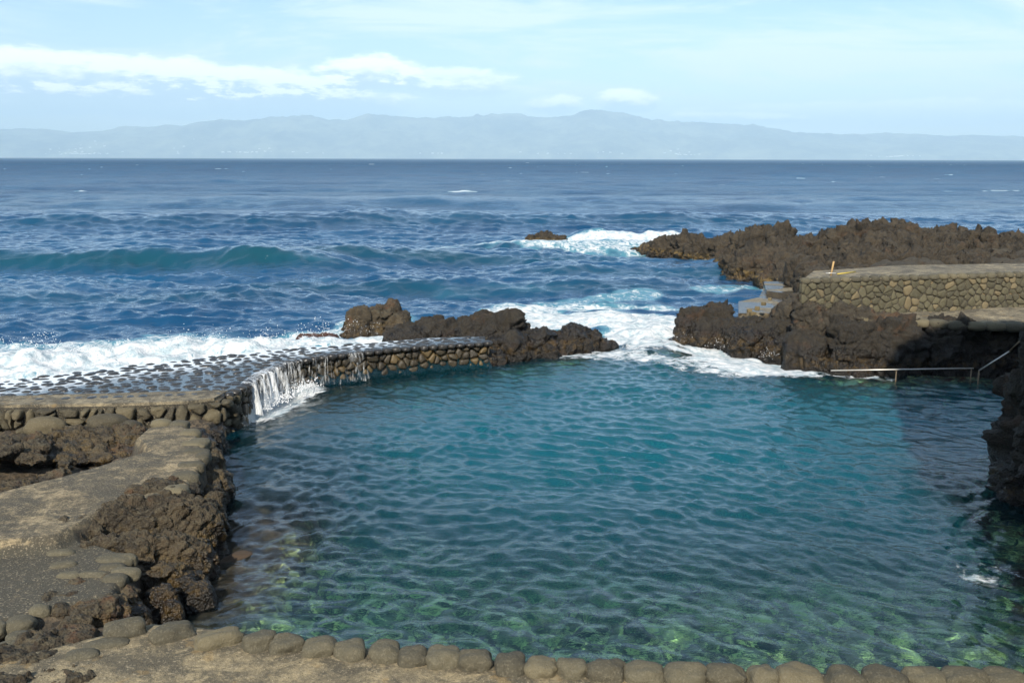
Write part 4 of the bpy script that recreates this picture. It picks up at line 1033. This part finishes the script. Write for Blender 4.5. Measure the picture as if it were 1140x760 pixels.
# the far ridge
RID = [(728, 273, 65, 1.0), (745, 266, 63.5, 1.2), (768, 260, 62, 1.3), (790, 266, 60, 1.3), (815, 265, 58.5, 1.3), (842, 256, 57, 1.3), (860, 255, 56.5, 1.2), (885, 262, 55.5, 1.4), (905, 260, 55, 1.2), (925, 264, 54.5, 1.2),
       (945, 253, 54.5, 1.3), (965, 246, 54.5, 1.3), (985, 249, 55, 1.2), (1008, 245, 55, 1.2), (1025, 251, 55, 1.0), (1045, 255, 55, 1.0), (1065, 258, 55.5, 1.0), (1087, 253, 55, .6), (1105, 262, 55, 1.0), (1128, 260, 55, 1.1), (1150, 262, 55, 1.3), (1175, 258, 55, 1.4), (1200, 262, 55, 1.5)]
LU = lumps_on([(a, b, c, d, 1.6) for a, b, c, d in RID], 15, bottom=-1.2)
LU += lumps_on([(a + 4, b + 15, c - 2.6, d * 1.15, 1.7) for a, b, c, d in RID if a > 800], 16, bottom=-1.2)
LU += lumps_on([(a - 3, b + 25, c - 5.2, d * 1.2, 1.7) for a, b, c, d in RID if a > 830], 17, bottom=-1.2)
LU += lumps_on([(a, b + 33, c - 7.6, d * 1.2, 1.5) for a, b, c, d in RID if a > 880], 18, bottom=-1.2)
rock('lava_ridge', 'long jagged brown lava ridge rising behind the deck on the right', 'rock', LU, 0.08, 44, 0.52, M_far, scale=1.5, craggy=1.1, zs=0.8, crack=.45)
rock('boulder', 'smooth dark hump of lava behind the deck in front of the ridge', 'rock', lumps_on([(1015, 288, 36.0, 1.0, 1.0), (1000, 293, 35.6, 1.0, .8), (1035, 294, 35.6, .9, .8)], 19, bottom=.5), 0.06, 45, 0.12, M_cliff, craggy=.2, scale=1.4)
rock('boulder', 'low smooth lava hump at the right end of the deck', 'rock', lumps_on([(1125, 292, 36.4, 1.4, 1.0), (1160, 292, 36.5, 1.4, 1.0)], 20, bottom=.5), 0.06, 46, 0.10, M_cliff, craggy=.2, scale=1.4)
rock('boulder', 'angular dark slab of rock behind the left end of the deck', 'rock', lumps_on([(895, 282, 42.0, .8, .7), (905, 290, 41, .8, .8), (915, 296, 38, 1.0, 1.2), (960, 294, 38, 1.5, 1.2)], 21, bottom=-.6), 0.06, 47, 0.15, M_far, craggy=.4)
rock('boulder', 'pale standing stone behind the wet platform below the ridge', 'rock', lumps_on([(876, 303, 44.0, .38, .4)], 22, bottom=-.4), 0.05, 48, 0.08, M_far, craggy=.4)
# ground behind the deck, filling to the ridge
def back_ground():
    gx, gy = np.meshgrid(np.arange(9.0, 34, .15), np.arange(31.6, 56, .15), indexing='ij'); x, y = gx.ravel(), gy.ravel(); p = np.stack([x, y, x * 0], 1)
    poly = [(10.4, 32), (13.6, 34), (14.2, 40), (14.5, 46), (16, 52), (34, 54), (34, 31), (24, 31.6), (17, 32.2)]
    sd = sdpoly(x, y, poly); w1, w2 = worley(p * .7, 5)
    z = 1.15 + .9 * (0.5 - w1) + .25 * fbm(p * .5, 5, 4); z = z * (1 - sstep(sd, -1.0, .2)) - 1.4 * sstep(sd, -1.0, .2)
    z = np.minimum(z, 2.3)
    n, m_ = gx.shape; idx = np.arange(n * m_).reshape(n, m_)
    f = np.stack([idx[:-1, :-1], idx[1:, :-1], idx[1:, 1:], idx[:-1, 1:]], -1).reshape(-1, 4)
    return tag(link('lava_ground', mesh_np('bg', np.stack([x, y, z], 1), f), M_cliff), kind='structure')
back_ground()

# ------------------------------------------------------------------ rails and post
def tube(pts, r, seg=10):
    V = []; Fc = []
    P = [Vector(p) for p in pts]
    for i, p in enumerate(P):
        d = (P[min(i + 1, len(P) - 1)] - P[max(i - 1, 0)]).normalized(); a = d.orthogonal().normalized(); b = d.cross(a)
        for k in range(seg):
            an = 2 * math.pi * k / seg; V.append(tuple(p + (a * math.cos(an) + b * math.sin(an)) * r))
    for i in range(len(P) - 1):
        for k in range(seg): Fc.append((i * seg + k, i * seg + (k + 1) % seg, (i + 1) * seg + (k + 1) % seg, (i + 1) * seg + k))
    Fc += [tuple(range(seg))[::-1], tuple(range((len(P) - 1) * seg, len(P) * seg))]
    return mesh_np('tube', V, Fc)
M_steel = simple('galvanised_steel', (0.62, 0.60, 0.55), 0.35, 0.4)
M_rust = simple('stained_steel', (0.20, 0.15, 0.09), 0.6, 0.2)
a0, a1 = atd(925, 411.5, 27.0), atd(1084, 408.5, 27.0)
hr = thing('handrail', 'long level metal handrail just above the water under the right ledge', 'handrail', a0)
child('rail', tube([a0, Vector(a0).lerp(Vector(a1), .5), a1], .017), M_steel, hr)
for s in (.46, .985):
    p = Vector(a0).lerp(Vector(a1), s); child('post', tube([(p.x, p.y, p.z), (p.x, p.y + .02, -1.0)], .016), M_rust, hr)
b0, b1 = atd(1090, 411, 26.6), atd(1124, 389.5, 26.2)
child('rail', tube([b0, b1], .02), M_steel, tag(thing('handrail', 'short metal rail slanting up to the near cliff', 'handrail', b0)))
child('bracket', tube([b1, (b1[0] + .25, b1[1] - .1, b1[2] + .35), (b1[0] + .6, b1[1] - .3, b1[2] + .5)], .03), M_rust, bpy.data.objects['handrail.001'])
child('post', tube([b0, (b0[0], b0[1], -1.0)], .02), M_rust, bpy.data.objects['handrail.001'])
M_wood = simple('bleached_wood', (0.42, 0.28, 0.12), .8)
p0 = at(924.5, 306, ZD); p1 = atd(928, 290, p0[1])
st = thing('stake', 'thin leaning wooden stake at the left end of the deck', 'stake', (*p0, ZD))
child('shaft', tube([(*p0, ZD - .05), p1], .028), M_wood, st)
child('crossbar', tube([(p0[0] - .16, p0[1] - .03, ZD + .08), (p0[0] + .15, p0[1] - .03, ZD + .08)], .014), M_steel, st)
M_yel = simple('yellow_paint', (0.55, 0.42, 0.06), .6)
q0, q1 = at(932, 305.2, ZD), at(952, 302.6, ZD)
tag(link('yellow_bar', tube([(*q0, ZD + .03), (*q1, ZD + .03)], .018), M_yel), 'yellow bar lying on the deck beside the leaning stake', 'bar')

# ------------------------------------------------------------------ near cliff on the right
rock('sea_cliff', 'dark near rock at the right edge standing in the pool', 'cliff',
     [(11.3, 17.7, .6, 2.3, 1.5, 1.9, 0), (9.95, 17.2, .0, 1.05, 1.0, 1.5, .2), (10.15, 17.2, 1.1, 1.25, 1.1, 2.2, .1), (11.25, 17.0, 1.7, 1.9, 1.3, 2.3, 0), (12.3, 15.3, 1.5, 2.6, 2.2, 3.2, 0), (13.2, 19.8, .8, 2.6, 1.6, 2.0, .3), (15.8, 23.5, .6, 2.0, 3.2, 1.9, .3), (17.6, 26.5, 0.4, 2.2, 2.0, 1.6, 0)],
     0.06, 49, 0.36, M_dark, scale=1.0)
rock('sea_cliff', 'tall dark cliff out of view beside the viewer, shaped to shade the right side of the pool', 'cliff',
     [(11.5, 4.6, 6, 6.2, 3.6, 12.2, 0), (18, 9, 4, 7, 5, 9.5, 0), (12.6, 10.5, 2.5, 3.6, 3.4, 6.5, 0), (20, 3, 6, 8, 6, 12, 0)], 0.25, 52, 0.5, M_cliff, scale=2.5)  # unseen blocker: height and place set to shade the right wall and water

# land behind the viewer so nothing ends in mid air
def rear():
    gx, gy = np.meshgrid(np.linspace(-60, 60, 120), np.linspace(-60, 8.8, 80), indexing='ij'); x, y = gx.ravel(), gy.ravel(); p = np.stack([x, y, x * 0], 1)
    z = 0.70 + sstep(-y, -1, 3) * 3.2 + sstep(-y, 3, 50) * 8 + .6 * fbm(p * .2, 5, 4) * sstep(-y, 0, 6)
    z = z - 3.0 * sstep(np.abs(x), 14, 18) * sstep(y, 2, 8)
    n, m_ = gx.shape; idx = np.arange(n * m_).reshape(n, m_)
    f = np.stack([idx[:-1, :-1], idx[1:, :-1], idx[1:, 1:], idx[:-1, 1:]], -1).reshape(-1, 4)
    return tag(link('coast_ground', mesh_np('rear', np.stack([x, y, z], 1), f), M_rock), kind='structure')
rear()

# ------------------------------------------------------------------ the far island and its haze
SKYL = [(-200, 14), (-60, 20), (0, 27), (35, 29), (60, 28), (90, 24), (120, 26), (150, 31), (180, 31), (215, 34), (260, 38), (300, 40), (330, 43), (370, 40), (400, 40), (425, 45), (455, 43), (480, 41), (510, 43), (545, 45), (575, 45), (620, 41), (655, 48), (690, 46), (735, 38), (770, 39), (800, 36), (840, 35), (880, 27), (905, 28), (930, 25), (980, 27), (1040, 25), (1100, 24), (1180, 22), (1350, 12)]
D0 = 17000.0
def island():
    xs = np.linspace(-14500, 14500, 700); ys = np.linspace(0, 4200, 90)
    gx, gy = np.meshgrid(xs, ys, indexing='ij'); x, y = gx.ravel(), gy.ravel()
    pxs = np.array([a for a, b in SKYL], float); hs = np.array([b for a, b in SKYL], float)
    crest_y = 2200.0
    px = 570 + x / (D0 + crest_y) * F
    hz = np.interp(px, pxs, hs) / F * (D0 + crest_y) * 1.02
    s = y / crest_y
    prof = np.where(s < 1, 0.10 * sstep(s, 0, .03) + 0.9 * np.clip(s, 0, 1) ** 0.85, 1 - 0.25 * (s - 1) ** 2)
    p = np.stack([x / 900, y / 900, x * 0], 1)
    gul = fbm(np.stack([x / 480, y / 1500, x * 0], 1), 3, 5, ridged=True)
    z = hz * prof * (1 + 0.30 * gul * np.clip(1.15 - s, 0, 1) + 0.07 * gul) + 25 * fbm(p * 4, 5, 3) * sstep(s, 0, .2)
    z = np.where(y < 1, -20, z)
    yy = D0 + y + 500 * fbm(p * .6, 9, 3)
    n, m_ = gx.shape; idx = np.arange(n * m_).reshape(n, m_)
    f = np.stack([idx[:-1, :-1], idx[1:, :-1], idx[1:, 1:], idx[:-1, 1:]], -1).reshape(-1, 4)
    m, t, out = mat('island_slopes'); P = obj_pos(t)
    mp = t.new('ShaderNodeMapping'); t.l.new(P, mp.inputs[0]); mp.inputs['Scale'].default_value = (.001, .001, .001)
    n1_ = t.noise(mp.outputs[0], 1.2, 7, .65); n2_ = t.noise(mp.outputs[0], 6, 5, .7)
    base = t.mix(t.ss(t.m('ADD', t.m('MULTIPLY', n1_, .6), t.m('MULTIPLY', n2_, .4)), .4, .62), (.025, .033, .038), (.19, .20, .14))
    principled(t, out, base, .95)
    me = mesh_np('island', np.stack([x, yy, z], 1), f)
    o = tag(link('hills', me, m), kind='structure')
    return x, yy, z
ix, iy, iz = island()
# white houses along the far shore
mw = simple('white_render', (.85, .83, .78), .8)
def house_mesh():
    bm = bmesh.new(); w, d, h, r = 9, 7, 6, 9
    pts = [(-w, -d, 0), (w, -d, 0), (w, d, 0), (-w, d, 0), (-w, -d, h), (w, -d, h), (w, d, h), (-w, d, h), (-w, 0, r), (w, 0, r)]
    vs = [bm.verts.new(p) for p in pts]
    for f in ((0, 1, 5, 4), (1, 2, 6, 9, 5), (2, 3, 7, 6), (3, 0, 4, 8, 7), (4, 5, 9, 8), (6, 7, 8, 9)): bm.faces.new([vs[i] for i in f])
    me = bpy.data.meshes.new('house'); bm.to_mesh(me); bm.free(); return me
hm = house_mesh(); hm.materials.append(mw); rnd = random.Random(9); first = None
clusters = [(105, 30, 9, 60), (275, 30, 5, 34), (480, 30, 4, 14), (640, 60, 3, 26), (750, 25, 9, 18), (980, 30, 4, 16), (205, 20, 16, 8), (350, 40, 4, 14), (590, 20, 2, 10)]
for (cx, sp_, up, n) in clusters:
    for k in range(n):
        px = rnd.gauss(cx, sp_ * .55); x = (px - 570) / F * (D0 + 250)
        cand = np.where((np.abs(ix - x) < 42))[0]
        zt = abs(rnd.gauss(0, up)) / F * D0 * .6 + 14
        j = cand[np.argmin(np.abs(iz[cand] - zt) + (iy[cand] - D0) * 0.02)]
        if first is None: first = link('house', hm); o = first
        else: o = first.copy(); COL.objects.link(o)
        s = rnd.uniform(1.0, 2.0); o.scale = (s, s, s); o.location = (x, iy[j] - 10, iz[j] - 1); o.rotation_euler = (0, 0, rnd.uniform(-.5, .5))
        tag(o, 'tiny white house among the villages on the far hazy island shore', 'house', 'white houses on the far island shore')

# air between here and the island
def haze():
    x0, x1, y0, y1, z0, z1 = -16000, 16000, -90, 22500, -22.0, 960.0
    bm = bmesh.new(); bmesh.ops.create_cube(bm, size=1)
    for v in bm.verts: v.co = ((x0 if v.co.x < 0 else x1), (y0 if v.co.y < 0 else y1), (z0 if v.co.z < 0 else z1))
    me = bpy.data.meshes.new('haze'); bm.to_mesh(me); bm.free()
    m, t, out = mat('haze_air'); v = t.new('ShaderNodeVolumePrincipled')
    v.inputs['Color'].default_value = (0.54, 0.79, 1.0, 1); v.inputs['Density'].default_value = 9.3e-5; v.inputs['Anisotropy'].default_value = -0.2
    t.l.new(v.outputs[0], out.inputs['Volume'])
    tag(link('haze', me, m), kind='stuff')
haze()
print('verts', sum(len(o.data.vertices) for o in S.objects if o.type == 'MESH'))
